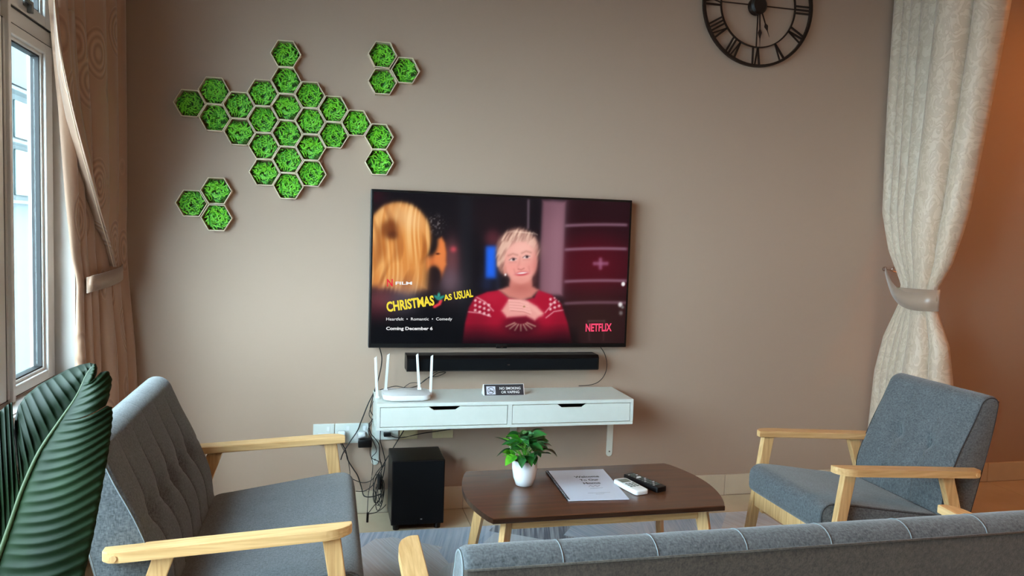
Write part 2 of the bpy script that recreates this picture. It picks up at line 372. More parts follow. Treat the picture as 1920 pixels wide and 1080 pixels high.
def cushion(prof, hw, npan, seams, nprof=110, puff=.004, top_puff=.2, tuft=None, groove_fn=None):
    P = resample(prof, nprof); n = len(P)
    cen = sum(P, Vector())/n
    nor = []
    for i in range(n):
        d = (P[(i+1) % n]-P[i-1]).normalized(); q = Vector((d.z, 0, -d.x))
        if q.dot(P[i]-cen) < 0: q = -q
        nor.append(q)
    pw = 2*hw/npan; ns = 10
    W = [-hw, -hw+.004]
    fr = [0, .012, .03, .06, .12, .22, .35, .5, .65, .78, .88, .94, .97, .988]
    for k in range(npan):
        for q_ in (fr if npan > 1 else [i/12 for i in range(12)]):
            y = -hw+(k+q_)*pw
            if -hw+.006 < y < hw-.006: W.append(y)
    W += [hw-.004, hw]
    bm = nb(); rings = []
    for y in W:
        edge = min(hw-abs(y), .012)/.012; rnd = -.010*(1-math.sqrt(max(0, 1-(1-edge)**2)))
        f = ((y+hw)/pw) % 1; pf = (1-abs(2*f-1)**14)*.65+(1-abs(2*f-1)**3)*.35
        ring = []
        for i in range(n):
            s = seams(P[i]) if seams else 0
            fade = 1 if P[i].z < .62 else max(top_puff, 1-(P[i].z-.62)/.2)
            off = rnd+puff*(pf-1)*s*fade
            if tuft and s > .5:
                for ty, tz in tuft:
                    dd = math.hypot(y-ty, (P[i].z-tz)*.9); off -= .018*math.exp(-(dd/.020)**2)+.008*math.exp(-(dd/.05)**2)
                off -= .0022*math.exp(-((P[i].z-tuft[0][1])/.005)**2)
            p = P[i]+nor[i]*off; ring.append(bm.verts.new((p.x, y, p.z)))
        rings.append(ring)
    cushion.outer = P; P = [P[i]-nor[i]*.0075 for i in range(n)]
    for a, c in zip(rings[:-1], rings[1:]):
        for i in range(n): bm.faces.new((a[i], a[(i+1) % n], c[(i+1) % n], c[i]))
    bm.faces.new(rings[0]); bm.faces.new(rings[-1][::-1])
    return bm, P
def piping(P, y, lo=None):
    pts = [Vector((p.x, y, p.z)) for p in P if lo is None or lo(p)]
    return pts
def armrest(side, hw):
    """plan: straight inner edge, outer corners rounded off at both ends; slopes gently to the rear"""
    s = side; i0 = hw-.008
    pts = [(.036, i0)]+[(.615, i0)]
    outer = []
    for k in range(9):
        t = k/8*PI/2; outer.append((.56+.055*math.cos(t), i0+.030+.026*math.sin(t)))
    for k in range(9):
        t = k/8*PI/2; outer.append((.115-.08*math.sin(t), i0+.014+.042*math.cos(t)))
    pts += outer
    bm = nb(); prism(bm, [(u, s*w_, .556-.052*(u-.04)) for u, w_ in pts], (0, 0, .025), bev=.003)
    return bm
def leg(side, hw, top, foot, w_u=.045, fz=0):
    s = side; y0, y1 = s*(hw+.004), s*(hw+.030)
    bm = nb(); pts = [(top[0], y0, top[1]), (top[0]+w_u, y0, top[1]-.002), (foot[0]+w_u*.72, y0, foot[1]), (foot[0], y0, foot[1])]
    prism(bm, pts, (0, y1-y0, 0), bev=.003)
    return bm
def seat_unit(name, label, cat, loc, rot, hw, npan, tufts):
    t = thing(name, label, cat, loc, (0, 0, rot))
    front = lambda p: 1.0 if (p.x < .655+0*p.z and p.z > .40 and p.x < .70 and not (p.x > .60 and p.z < .70)) or (p.z > .77) else 0.0
    tf = tufts
    bm, P = cushion(BACK, hw, npan, lambda p: 1.0 if (p.z > .785 or (p.z > .38 and p.x < .46+(p.z-.30)*.40)) else 0.0, tuft=tf, puff={1: .006, 3: .0028}.get(npan//3 if npan != 6 else 0, .005), top_puff=.45 if npan == 9 else .15)
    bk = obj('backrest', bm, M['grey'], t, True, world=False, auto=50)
    bk.data.materials.append(M['greydark'])
    for p in bk.data.polygons:      # rear-facing faces take a darker, browner grey
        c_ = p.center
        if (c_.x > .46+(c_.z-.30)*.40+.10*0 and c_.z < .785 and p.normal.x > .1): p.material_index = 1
    for s in (-1, 1):
        bm = nb(); tube(bm, [(p.x, s*(hw-.001), p.z) for p in P]+[(P[0].x, s*(hw-.001), P[0].z)], .0020, 6, cap=False)
        obj('piping', bm, M['pipedark'] if name == 'armchair' else M['pipelight'], bk, True, world=False)
    for ty, tz in tf:
        q = min((p for p in P if p.x < .60), key=lambda p: abs(p.z-tz)); bm = nb()
        r = bmesh.ops.create_uvsphere(bm, u_segments=12, v_segments=8, radius=.008)
        bmesh.ops.scale(bm, vec=(.45, 1, 1), verts=bm.verts); bmesh.ops.translate(bm, vec=(q.x+.017, ty, q.z-.003), verts=bm.verts)
        obj('button', bm, M['grey'], bk, True, world=False)
    BP = cushion.outer
    # rear seam where the top fabric meets the back panel
    bm = nb(); tube(bm, [(.7045, -hw+.006, .785), (.7045, hw-.006, .785)], .002, 6); obj('seam', bm, M['greydark'], bk, True, world=False)
    bm, P = cushion(SEAT, hw, 1, None)
    st = obj('seat', bm, M['grey'], t, True, world=False, auto=50)
    st.data.materials.append(M['greydark'])
    if npan == 9:
        for k in range(1, npan):
            yy = -hw+k*2*hw/npan; st_ = [(p.x, yy, p.z) for p in BP if p.z > .785]; st_.sort(key=lambda v: v[0]); bm = nb(); tube(bm, [(v[0], v[1], v[2]-.0006) for v in st_], .0013, 5)
            obj('stitch', bm, M['pipelight'], bk, True, world=False)
    for s in (-1, 1):
        bm = nb(); tube(bm, [(p.x, s*(hw-.001), p.z) for p in P]+[(P[0].x, s*(hw-.001), P[0].z)], .0020, 6, cap=False)
        obj('piping', bm, M['pipedark'] if name == 'armchair' else M['grey'], st, True, world=False)
    for s in (-1, 1):
        a = obj('armrest', armrest(s, hw), M['oakx'], t, world=False)
        for u in (.585,):
            bm = nb(); disc(bm, (u, s*(hw+.0465), .540), (0, s, 0), .008, .004, 14); obj('wood_plug', bm, M['oakz'], a, world=False)
        obj('leg', leg(s, hw, (.065, .558), (-.012, .0075 if name == 'armchair' else 0)), M['oakz'], t, world=False)
        obj('leg', leg(s, hw, (.452, .538), (.640, 0), .050), M['oakz'], t, world=False)
        obj('side_rail', bx(.05, .60, s*(hw-.022)-.011, s*(hw-.022)+.011, .255, .292, bev=.003), M['oakx'], t, world=False)
    obj('front_rail', bx(.035, .060, -hw-.004, hw+.004, .275, .338, bev=.003), M['oakz'], t, world=False)
    obj('rear_rail', bx(.575, .600, -hw-.004, hw+.004, .245, .30, bev=.003), M['oakz'], t, world=False)
    return t
seat_unit('loveseat', 'grey button-tufted two-seat sofa with light wooden arms, under the window at left', 'sofa', (-.078, -1.22, 0), PI, .42, 6,
          [(-.28, .59), (-.14, .59), (0, .59), (.14, .59), (.28, .59)])
seat_unit('armchair', 'grey single armchair with two back buttons and wooden arms, right of the coffee table', 'armchair', (1.453, -1.127, 0), 0, .232, 3,
          [(-.077, .605), (.077, .605)])
seat_unit('long_sofa', 'long grey sofa seen from behind along the bottom of the room', 'sofa', (.802, -1.714, 0), -PI/2, .765, 9,
          [(-.68+.17*k, .60) for k in range(9)])

# ------------------------------------------------------------------ rug
def rugmat():
    m = bpy.data.materials.new('streaked_rug'); m.use_nodes = True; nt = m.node_tree; b = nt.nodes['Principled BSDF']; L = nt.links.new
    tc = nt.nodes.new('ShaderNodeTexCoord')
    v = nt.nodes.new('ShaderNodeTexVoronoi'); v.inputs['Scale'].default_value = 2.6; v.distance = 'CHEBYCHEV'
    mp0 = nt.nodes.new('ShaderNodeMapping'); mp0.inputs['Rotation'].default_value = (0, 0, .6); L(tc.outputs['Object'], mp0.inputs[0]); L(mp0.outputs[0], v.inputs['Vector'])
    def streak(rot):
        mp = nt.nodes.new('ShaderNodeMapping'); mp.inputs['Rotation'].default_value = (0, 0, rot); mp.inputs['Scale'].default_value = (1, 1, 1)
        mp2 = nt.nodes.new('ShaderNodeMapping'); mp2.inputs['Scale'].default_value = (90, 2.5, 1)
        L(tc.outputs['Object'], mp.inputs[0]); L(mp.outputs[0], mp2.inputs[0])
        n = nt.nodes.new('ShaderNodeTexNoise'); n.inputs['Scale'].default_value = 1; n.inputs['Detail'].default_value = 3; L(mp2.outputs[0], n.inputs['Vector']); return n
    a, c = streak(.25), streak(-.35)
    sp = nt.nodes.new('ShaderNodeSeparateColor'); L(v.outputs['Color'], sp.inputs[0])
    mx = nt.nodes.new('ShaderNodeMix'); mx.data_type = 'FLOAT'
    gt = nt.nodes.new('ShaderNodeMath'); gt.operation = 'GREATER_THAN'; gt.inputs[1].default_value = .5; L(sp.outputs[0], gt.inputs[0])
    L(gt.outputs[0], mx.inputs[0]); L(a.outputs[0], mx.inputs[2]); L(c.outputs[0], mx.inputs[3])
    st = nt.nodes.new('ShaderNodeMapRange'); st.inputs[1].default_value = .38; st.inputs[2].default_value = .62; L(mx.outputs[0], st.inputs[0])
    base = nt.nodes.new('ShaderNodeValToRGB'); base.color_ramp.interpolation = 'CONSTANT'
    cols = [(0, (146, 162, 186)), (.3, (186, 192, 198)), (.62, (104, 108, 120)), (.7, (162, 178, 198)), (.85, (190, 190, 194))]
    e = base.color_ramp.elements; e[0].color = (*lin(cols[0][1]), 1); e[1].position = .3; e[1].color = (*lin(cols[1][1]), 1)
    for p_, c_ in cols[2:]:
        q = e.new(p_); q.color = (*lin(c_), 1)
    L(sp.outputs[1], base.inputs[0])
    dk = nt.nodes.new('ShaderNodeMix'); dk.data_type = 'RGBA'; dk.blend_type = 'MIX'
    md = nt.nodes.new('ShaderNodeMath'); md.operation = 'MULTIPLY'; md.inputs[1].default_value = .55; L(st.outputs[0], md.inputs[0]); L(md.outputs[0], dk.inputs[0])
    L(base.outputs[0], dk.inputs[6]); dk.inputs[7].default_value = (*lin((205, 212, 220)), 1)
    L(dk.outputs[2], b.inputs['Base Color']); b.inputs['Roughness'].default_value = .95
    bp = nt.nodes.new('ShaderNodeBump'); bp.inputs['Strength'].default_value = .4; bp.inputs['Distance'].default_value = .002; L(st.outputs[0], bp.inputs['Height']); L(bp.outputs[0], b.inputs['Normal'])
    return m
tag(obj('rug', bx(-.05, 1.905, -1.70, -.262, .0, .007, bev=.003), rugmat()), 'blue-grey streaked rug under the coffee table', 'rug')

# ------------------------------------------------------------------ coffee table
ct = thing('coffee_table', 'dark walnut boat-shaped coffee table on splayed light wooden legs', 'table', (.774, -.945, 0))
def corner(pts, n=6):
    return pts
P = []
def arc_end(xc, x_b, y0, y1, n=18):  # bulging end between (xc,y0) and (xc,y1)
    out = []
    for k in range(n+1):
        t = k/n; y = y0+(y1-y0)*t; out.append((xc+(x_b-xc)*(1-(2*t-1)**2), y))
    return out
right = arc_end(1.186, 1.244, -1.200, -.690); left = arc_end(.352, .302, -.694, -1.206)
poly = right+left
bm = nb(); prism(bm, [(x, y, .381) for x, y in poly], (0, 0, .019), bev=.004, seg=3)
top = obj('tabletop', bm, M['walnut'], ct); top.data.materials.append(M['walnutedge'])
for p in top.data.polygons:
    if p.normal.z < .5: p.material_index = 1
for (sx, sy) in ((-1, 1), (-1, -1), (1, 1), (1, -1)):
    cx, cyy = .774+sx*.355, -.945+sy*.185; d = Vector((sx*.62, sy*.62, 0)); d.normalize(); nn = Vector((-d.y, d.x, 0))
    splay = .075
    bm = nb(); a = Vector((cx, cyy, .381)); f_ = Vector((cx, cyy, .007))+d*splay
    q = [a-d*.024, a+d*.024, f_+d*.014, f_-d*.014]
    prism(bm, [p-nn*.011 for p in q], nn*.022, bev=.002)
    obj('leg', bm, M['oakz'], ct)
for s in (-1, 1):
    obj('apron_rail', bx(.774-.34, .774+.34, -.945+s*.185-.01, -.945+s*.185+.01, .335, .381, bev=.002), M['oakx'], ct)
    obj('apron_rail', bx(.774+s*.35-.01, .774+s*.35+.01, -.945-.17, -.945+.17, .335, .381, bev=.002), M['oakz'], ct)

# booklet -------------------------------------------------------------
z0 = .4012
c4 = [at(1024.5, 884.5, 2, z0), at(1131, 881, 2, z0), at(1180, 937, 2, z0), at(1066, 940, 2, z0)]
cen = sum(c4, Vector())/4
bk = thing('spiral_booklet', 'white spiral-bound welcome booklet lying on the coffee table', 'booklet', (cen.x, cen.y, z0))
bm = nb(); prism(bm, [(p.x, p.y, z0) for p in c4], (0, 0, .0035), bev=.0008, seg=1); obj('pages', bm, M['paper'], bk)
R_ = (c4[1]-c4[0]).normalized(); U_ = (c4[0]-c4[3]).normalized(); N_ = R_.cross(U_)
ll = (c4[0]-c4[3]).length
b = nb()
for k in range(26):
    p = c4[3]+U_*(ll*(k+.6)/26.4)+R_*.001
    ring = [p+R_*(.0055*math.cos(t))+Vector((0, 0, .002+.0045*math.sin(t))) for t in [i*2*PI/10 for i in range(11)]]
    tube(b, ring, .0014, 5, cap=False)
obj('spiral_binding', b, M['black'], bk, True, kind='stuff')
zt = z0+.0036
def on(uu, vv, dz=0): return c4[0].lerp(c4[1], uu).lerp(c4[3].lerp(c4[2], uu), vv)+Vector((0, 0, .0036+dz))
hgt = .0125
for s_, vv, hh, wd in (('Welcome', .29, .022, .098), ('To Our', .40, .021, .074), ('Home', .51, .021, .066)):
    o_ = on(.60, vv); text('lettering', s_, M['ink'], bk, o_-R_*(wd/2)+Vector((0, 0, .0002)), R_, U_, hh, wd, bold=.02)
b = nb()
pts = [on(.50+.20*t, .60-.035*abs(math.sin(t*2.6*PI))) for t in [i/24 for i in range(25)]]; tube(b, pts, .0006, 4)
tube(b, [on(.50, .655), on(.72, .645)], .0005, 4); tube(b, [on(.40, .80), on(.78, .79)], .0004, 4); tube(b, [on(.52, .835), on(.66, .83)], .0004, 4)
obj('print', b, M['ink'], bk, kind='stuff')
# remotes --------------------------------------------------------------
def quadrig(pts, z): return [at(x, y, 2, z) for x, y in pts]
zz = .4175
q = quadrig([(1154, 897), (1184, 893.5), (1214, 919), (1179, 924.5)], zz); q = [Vector((p.x, p.y, 0)) for p in q]
cen = sum(q, Vector())/4; Rr = ((q[1]-q[0])+(q[2]-q[3])).normalized(); Uu = ((q[0]-q[3])+(q[1]-q[2])).normalized(); Uu = (Uu-Rr*Uu.dot(Rr)).normalized()
def slab(cen, R, U, w, l, z0, z1, rc, bev):
    pts = []
    for sx, sy, a0 in ((1, 1, 0), (-1, 1, PI/2), (-1, -1, PI), (1, -1, 1.5*PI)):
        for k in range(5):
            a = a0+k/4*PI/2; pts.append(cen+R*(sx*(w/2-rc)+rc*math.cos(a))+U*(sy*(l/2-rc)+rc*math.sin(a)))
    bm = nb(); prism(bm, [(p.x, p.y, z0) for p in pts], (0, 0, z1-z0), bev=bev, seg=3); return bm
r1 = thing('air_conditioner_remote', 'white air conditioner remote with grey screen lying beside the booklet', 'remote', (cen.x, cen.y, .4005))
w_, l_ = .058, .150
obj('body', slab(cen, Rr, Uu, w_, l_, .4005, .4185, .012, .004), M['whitepl'], r1, True, auto=40)
def lq(a, c): return cen+Rr*a+Uu*c
obj('screen', slab(lq(0, .042), Rr, Uu, .040, .036, .4185, .4192, .003, 0), M['lcd'], r1)
for i in range(3):
    for j in range(3):
        obj('button', slab(lq((i-1)*.014, .006-j*.015), Rr, Uu, .010, .009, .4185, .4198, .002, 0), M['rubbergrey'], r1)
q = quadrig([(1183, 887), (1208, 884), (1234, 914), (1211, 921)], zz); q = [Vector((p.x, p.y, 0)) for p in q]
cen = sum(q, Vector())/4; Rr = ((q[1]-q[0])+(q[2]-q[3])).normalized(); Uu = ((q[0]-q[3])+(q[1]-q[2])).normalized(); Uu = (Uu-Rr*Uu.dot(Rr)).normalized()
r2 = thing('television_remote', 'long black television remote lying to the right of the white one', 'remote', (cen.x, cen.y, .4005))
obj('body', slab(cen, Rr, Uu, .048, .185, .4005, .4205, .006, .003), M['black'], r2, True, auto=40)
for j in range(10):
    for i in range(3):
        if j == 2 and i == 1:
            obj('button', slab(lq(0, .060-j*.014), Rr, Uu, .016, .014, .4205, .4222, .005, 0), M['whitepl'], r2, label='white round button'); continue
        obj('button', slab(lq((i-1)*.013, .072-j*.015), Rr, Uu, .0085, .006, .4205, .4218, .002, 0), M['brushgrey'] if (i+j) % 3 == 0 else M['rubbergrey'], r2)

# small potted plant -----------------------------------------------------
px_, py_ = .537, -.885
sp = thing('potted_plant', 'small leafy green plant in a round white pot on the coffee table', 'plant', (px_, py_, .4005))
b = nb(); lathe(b, [(.026, .4005), (.032, .403), (.041, .43), (.0465, .465), (.0475, .497), (.0445, .497), (.043, .485), (.02, .484)], px_, py_, 40)
pt = obj('pot', b, M['pot'], sp, True, auto=50)
b = nb(); lathe(b, [(.042, .484), (.040, .488), (.01, .492)], px_, py_, 24); obj('soil', b, M['soil'], pt)
def leafmat(name, ca, cb, rough=.35, sc_=40):
    m = mat(name, ca, rough, noise=None); nt = m.node_tree; b = nt.nodes['Principled BSDF']; tc = nt.nodes.new('ShaderNodeTexCoord')
    n = nt.nodes.new('ShaderNodeTexNoise'); n.inputs['Scale'].default_value = sc_; nt.links.new(tc.outputs['Object'], n.inputs['Vector'])
    r = nt.nodes.new('ShaderNodeValToRGB'); r.color_ramp.elements[0].position = .4; r.color_ramp.elements[1].position = .62
    r.color_ramp.elements[0].color = (*lin(ca), 1); r.color_ramp.elements[1].color = (*lin(cb), 1)
    nt.links.new(n.outputs[0], r.inputs[0]); nt.links.new(r.outputs[0], b.inputs['Base Color']); return m
LM = [leafmat('deep_green_leaf', (22, 66, 28), (36, 96, 36)), leafmat('fresh_green_leaf', (52, 130, 30), (96, 176, 44)), leafmat('pale_variegated_leaf', (70, 150, 90), (150, 205, 150), .3, 90), leafmat('olive_leaf', (48, 66, 30), (92, 80, 44))]
def leafmesh(L, W, curl, mi):
    bm = nb(); rows = []
    n = 7
    for i in range(n+1):
        t = i/n; wd = W*math.sin(PI*min(1, t**.75))**.8 if 0 < t < 1 else .0008
        x = L*t; z = -curl*t*t*L
        rows.append([bm.verts.new((x, wd*s, z+abs(s)*wd*.35)) for s in (-1, -.5, 0, .5, 1)])
    for a, c in zip(rows[:-1], rows[1:]):
        for k in range(4): bm.faces.new((a[k], a[k+1], c[k+1], c[k]))
    me = bpy.data.meshes.new('leaf'); bm.to_mesh(me); bm.free(); me.materials.append(LM[mi])
    for p in me.polygons: p.use_smooth = True
    return me
LV = [leafmesh(.052, .019, .4, 0), leafmesh(.044, .016, .25, 1), leafmesh(.040, .020, .3, 2), leafmesh(.048, .020, .45, 3), leafmesh(.055, .013, .35, 0)]
stems = nb(); base = Vector((0, 0, .088))
for k in range(85):
    a = random.uniform(0, 2*PI); el = random.uniform(.32, 1.45); rr = random.uniform(.065, .125)
    tip = Vector((math.cos(a)*math.cos(el)*rr*.85, math.sin(a)*math.cos(el)*rr*.85, .092+math.sin(el)*rr*1.05))
    if k < 4: tip = Vector((.004+.015*k, -.012*k, .215-.014*k))
    leftness = -tip.x
    if k < 4: vi = 2
    elif leftness > .02 and random.random() < .75: vi = 1
    elif leftness < -.03 and random.random() < .5: vi = 3
    else: vi = random.choice([0, 0, 4, 0, 2])
    o = bpy.data.objects.new('leaf', LV[vi]); link(o); o.parent = sp
    o.location = tip*.78 + Vector((0, 0, .02))
    o.rotation_euler = (random.uniform(-.7, .7), random.uniform(-.75, .40)-el*.25+.05, math.atan2(tip.y, tip.x)+random.uniform(-.5, .5))
    s_ = random.uniform(.85, 1.3); o.scale = (s_, s_, s_)
    if k % 2 == 0:
        tube(stems, [base+Vector((random.uniform(-.01, .01), random.uniform(-.01, .01), 0)), base.lerp(o.location, .5)+Vector((0, 0, .01)), o.location], .0011, 4)
obj('stem', stems, LM[1], sp, world=False)

# ------------------------------------------------------------------ floating drawer shelf
X0, X1, Zt, Zb = .030, 1.205, .5805, .4625
sh = thing('floating_shelf', 'white wall-mounted shelf with two drawers below the television', 'shelf', (.61, -.145, .46))
b = nb(); box(b, X0, X1, -.29, -.0, Zt-.016, Zt, .0015); box(b, X0, X1, -.29, 0, Zb, Zb+.013, .0015)
box(b, X0, X0+.014, -.289, 0, Zb+.013, Zt-.016); box(b, X1-.014, X1, -.289, 0, Zb+.013, Zt-.016); xm = (X0+X1)/2
box(b, xm-.010, xm+.010, -.289, 0, Zb+.013, Zt-.016); box(b, X0+.014, X1-.014, -.012, 0, Zb+.013, Zt-.016)
obj('carcass', b, M['white'], sh)
for a, c in ((X0+.016, xm-.012), (xm+.012, X1-.016)):
    z1, z0_ = Zt-.0185, Zb+.0155; mx_ = (a+c)/2
    pts = [(a, -.288, z0_), (c, -.288, z0_), (c, -.288, z1), (mx_+.070, -.288, z1), (mx_+.048, -.288, z1-.017), (mx_-.048, -.288, z1-.017), (mx_-.070, -.288, z1), (a, -.288, z1)]
    bm = nb(); prism(bm, pts, (0, .014, 0), bev=.001, seg=1); d = obj('drawer', bm, M['white'], sh)
    b = nb(); box(b, a+.01, a+.02, -.272, -.03, z0_+.005, z1-.02); box(b, c-.02, c-.01, -.272, -.03, z0_+.005, z1-.02); box(b, a+.01, c-.01, -.272, -.03, z0_+.002, z0_+.006); box(b, a+.01, c-.01, -.04, -.03, z0_+.005, z1-.02)
    obj('drawer_box', b, M['black'], d)
for x in (.028, .690, 1.189):
    bm = nb(); pts = [(x, -.004, .4625), (x+.033, -.004, .4625)]+[(x+.0165+.0165*math.cos(t), -.004, .243-.0165*math.sin(t)) for t in [i/8*PI for i in range(9)]]
    prism(bm, pts, (0, .004, 0), bev=.0008, seg=1); br = obj('bracket', bm, M['white'], sh)
    obj('bracket_arm', bx(x, x+.033, -.20, -.004, .4575, .4625), M['white'], br)
    bm = nb(); disc(bm, (x+.0165, -.0045, .252), (0, -1, 0), .004, .0012, 12); obj('screw', bm, M['steel'], br)

# ------------------------------------------------------------------ television
W_, H_ = 1.2445, .7165; tx, tz, ty = 0.0, .7894, -.070
tv = thing('television', 'large black flat television on the wall showing a film scene', 'television', (tx+W_/2, ty+.03, tz))
obj('frame', bx(tx, tx+W_, ty, ty+.045, tz, tz+H_, bev=.003), M['black'], tv)
obj('rear_housing', bx(tx+.2, tx+W_-.2, ty+.045, -.002, tz+.12, tz+.55, bev=.004), M['black'], tv)
obj('logo_plate', bx(tx+W_/2-.03, tx+W_/2+.022, ty-.004, ty, tz-.003, tz+.012, bev=.001), M['black'], tv)
obj('power_light', bx(tx+W_/2-.011, tx+W_/2+.003, ty-.0055, ty-.004, tz+.001, tz+.0045), M['chrome'], tv)
sx0, sx1, sz0, sz1 = tx+.011, tx+W_-.011, tz+.020, tz+H_-.011
# the picture on the screen, drawn here as colours on a fine grid (coordinates: X 60..1500, Y 55..920)
NX, NY = 420, 236
uu, vv = np.meshgrid(np.linspace(0, 1, NX), np.linspace(0, 1, NY))        # vv from the top
X = (62-5*vv)+uu*((1505-27*vv)-(62-5*vv)); tp = 55+65*uu; bt = 915+3*uu; Y = tp+vv*(bt-tp)
img = np.zeros((NY, NX, 3)); img[:] = (13, 10, 15)
def sm(d, s): return 1/(1+np.exp(np.clip(d/s, -40, 40)))
def mixc(mask, col):
    global img; col = np.array(col, float); img = img*(1-mask[..., None])+col*mask[..., None]
def ell(cx, cy, rx, ry, rot=0, s=.06):
    c_, s_ = math.cos(rot), math.sin(rot); dx, dy = X-cx, Y-cy; a = (dx*c_+dy*s_)/rx; b_ = (-dx*s_+dy*c_)/ry
    return sm(np.sqrt(a*a+b_*b_)-1, s)
def rect(x0, x1, y0, y1, s=4): return sm(x0-X, s)*sm(X-x1, s)*sm(y0-Y, s)*sm(Y-y1, s)
def pol(pts, s=3):
    inside = np.zeros(X.shape, bool); dist = np.full(X.shape, 1e9); n = len(pts)
    for i in range(n):
        (x1, y1), (x2, y2) = pts[i], pts[(i+1) % n]
        cond = ((y1 > Y) != (y2 > Y)) & (X < (x2-x1)*(Y-y1)/((y2-y1) if y2 != y1 else 1e-9)+x1); inside ^= cond
        t = np.clip(((X-x1)*(x2-x1)+(Y-y1)*(y2-y1))/max(1e-9, (x2-x1)**2+(y2-y1)**2), 0, 1)
        dist = np.minimum(dist, np.hypot(X-x1-t*(x2-x1), Y-y1-t*(y2-y1)))
    return sm(np.where(inside, -dist, dist), s)
def line(pts, wd, s=2):
    dist = np.full(X.shape, 1e9)
    for (x1, y1), (x2, y2) in zip(pts[:-1], pts[1:]):
        t = np.clip(((X-x1)*(x2-x1)+(Y-y1)*(y2-y1))/max(1e-9, (x2-x1)**2+(y2-y1)**2), 0, 1)
        dist = np.minimum(dist, np.hypot(X-x1-t*(x2-x1), Y-y1-t*(y2-y1)))
    return sm(dist-wd, s)
def vnoise(ax, ay, sx_, sy_, seed):
    g = np.random.default_rng(seed).random((64, 64)); a = (ax/sx_) % 63; b_ = (ay/sy_) % 63
    i, j = a.astype(int), b_.astype(int); fa, fb = a-i, b_-j; fa = fa*fa*(3-2*fa); fb = fb*fb*(3-2*fb)
    return (g[j, i]*(1-fa)+g[j, (i+1) % 64]*fa)*(1-fb)+(g[(j+1) % 64, i]*(1-fa)+g[(j+1) % 64, (i+1) % 64]*fa)*fb
mixc(rect(560, 915, 90, 300, 40)*.8, (30, 16, 20)); mixc(rect(520, 590, 60, 920, 10)*.7, (24, 26, 32))
mixc(rect(1120, 1520, 80, 930, 10), (32, 8, 14)); mixc(ell(1290, 480, 230, 170, 0, .25)*.9, (84, 6, 22)); mixc(rect(1120, 1520, 640, 930, 60)*.8, (52, 32, 24)); mixc(rect(1300, 1520, 60, 240, 40)*.5, (40, 14, 20))
mixc(pol([(985, 105), (1120, 115), (1105, 640), (960, 640)], 5), (128, 88, 100)); mixc(pol([(1040, 105), (1118, 115), (1106, 640), (1020, 640)], 18)*.5, (160, 116, 130)); mixc(rect(960, 1120, 60, 200, 40)*.35, (60, 40, 50))
mixc(rect(900, 912, 100, 265, 3)*.8, (130, 110, 122)); mixc(rect(925, 972, 80, 640, 8), (14, 8, 14))
for yy, aa in ((245, .75), (380, .8), (565, .75), (690, .55)):
    mixc(sm(np.abs(Y-(yy+((X-1330)/220)**2*6-(18 if yy > 500 else 6)+(4 if yy < 500 else 12)))-8, 3)*sm(1118-X, 4)*sm(X-1490, 4)*aa, (142, 108, 126))
mixc(line([(1295, 463), (1368, 463)], 10, 4)*.8, (150, 90, 120)); mixc(line([(1330, 440), (1330, 487)], 10, 4)*.8, (150, 90, 120))
mixc(ell(705, 320, 40, 45, 0, .3)*.6, (120, 50, 60)); mixc(rect(668, 728, 362, 545, 6), (28, 98, 232)); mixc(rect(730, 745, 400, 620, 8)*.5, (60, 70, 110)); mixc(rect(655, 700, 540, 610, 14)*.6, (40, 60, 120))
mixc(ell(480, 440, 42, 110, 0, .3)*.8, (122, 70, 74)); mixc(ell(470, 560, 50, 60, 0, .35)*.7, (110, 90, 104)); mixc(ell(490, 380, 14, 14, 0, .4), (190, 70, 80))
# man in profile
mixc(ell(395, 440, 56, 120, .05, .08), (206, 108, 54)); mixc(pol([(425, 310), (442, 345), (448, 400), (443, 440), (450, 465), (430, 500), (390, 500), (380, 330)], 4), (224, 126, 64))
mixc(ell(378, 258, 62, 66, 0, .1), (26, 20, 22)); mixc(ell(365, 350, 40, 70, .1, .12), (22, 16, 16)); n1 = vnoise(X, Y, 9, 9, 3); mixc(ell(390, 240, 52, 50, 0, .15)*np.clip(n1*3-1.7, 0, 1)*.55, (150, 140, 140))
mixc(ell(385, 535, 40, 62, 0, .1), (24, 12, 12)); mixc(ell(360, 620, 60, 60, 0, .2)*.8, (30, 16, 16)); mixc(ell(405, 405, 10, 5, 0, .3), (80, 34, 20))
# blond head from behind
hair = np.maximum(ell(195, 320, 172, 205, 0, .03), pol([(40, 200), (330, 300), (350, 470), (345, 600), (250, 640), (150, 600), (40, 590)], 10))
mixc(hair, (214, 138, 66)); fl_ = vnoise(X+26*np.sin(Y/120)+.12*Y, Y, 11, 300, 5); f2 = vnoise(X+34*np.sin(Y/100+1), Y, 30, 190, 8)
mixc(hair*np.clip(fl_*2.0-.8, 0, 1)*.6, (250, 206, 136)); mixc(hair*np.clip(f2*2.4-1.2, 0, 1)*.7, (150, 78, 28)); mixc(ell(235, 200, 90, 60, .4, .4)*.5*hair, (252, 220, 170))
mixc(ell(145, 265, 42, 52, .2, .2)*.85, (104, 48, 16)); mixc(ell(165, 300, 22, 22, 0, .3)*.6, (60, 24, 10)); mixc(rect(40, 110, 60, 110, 20)*.6, (110, 20, 30))
mixc(ell(110, 690, 90, 70, 0, .4)*.8, (186, 96, 100)); mixc(ell(90, 760, 60, 60, 0, .4)*.6, (150, 40, 60)); mixc(ell(230, 690, 70, 90, .4, .35)*.7, (120, 116, 136)); mixc(ell(480, 620, 60, 90, 0, .5)*.4, (110, 90, 96))
fade = np.clip((Y-600)/230, 0, 1)*sm(X-600, 60); img *= (1-.93*fade)[..., None]
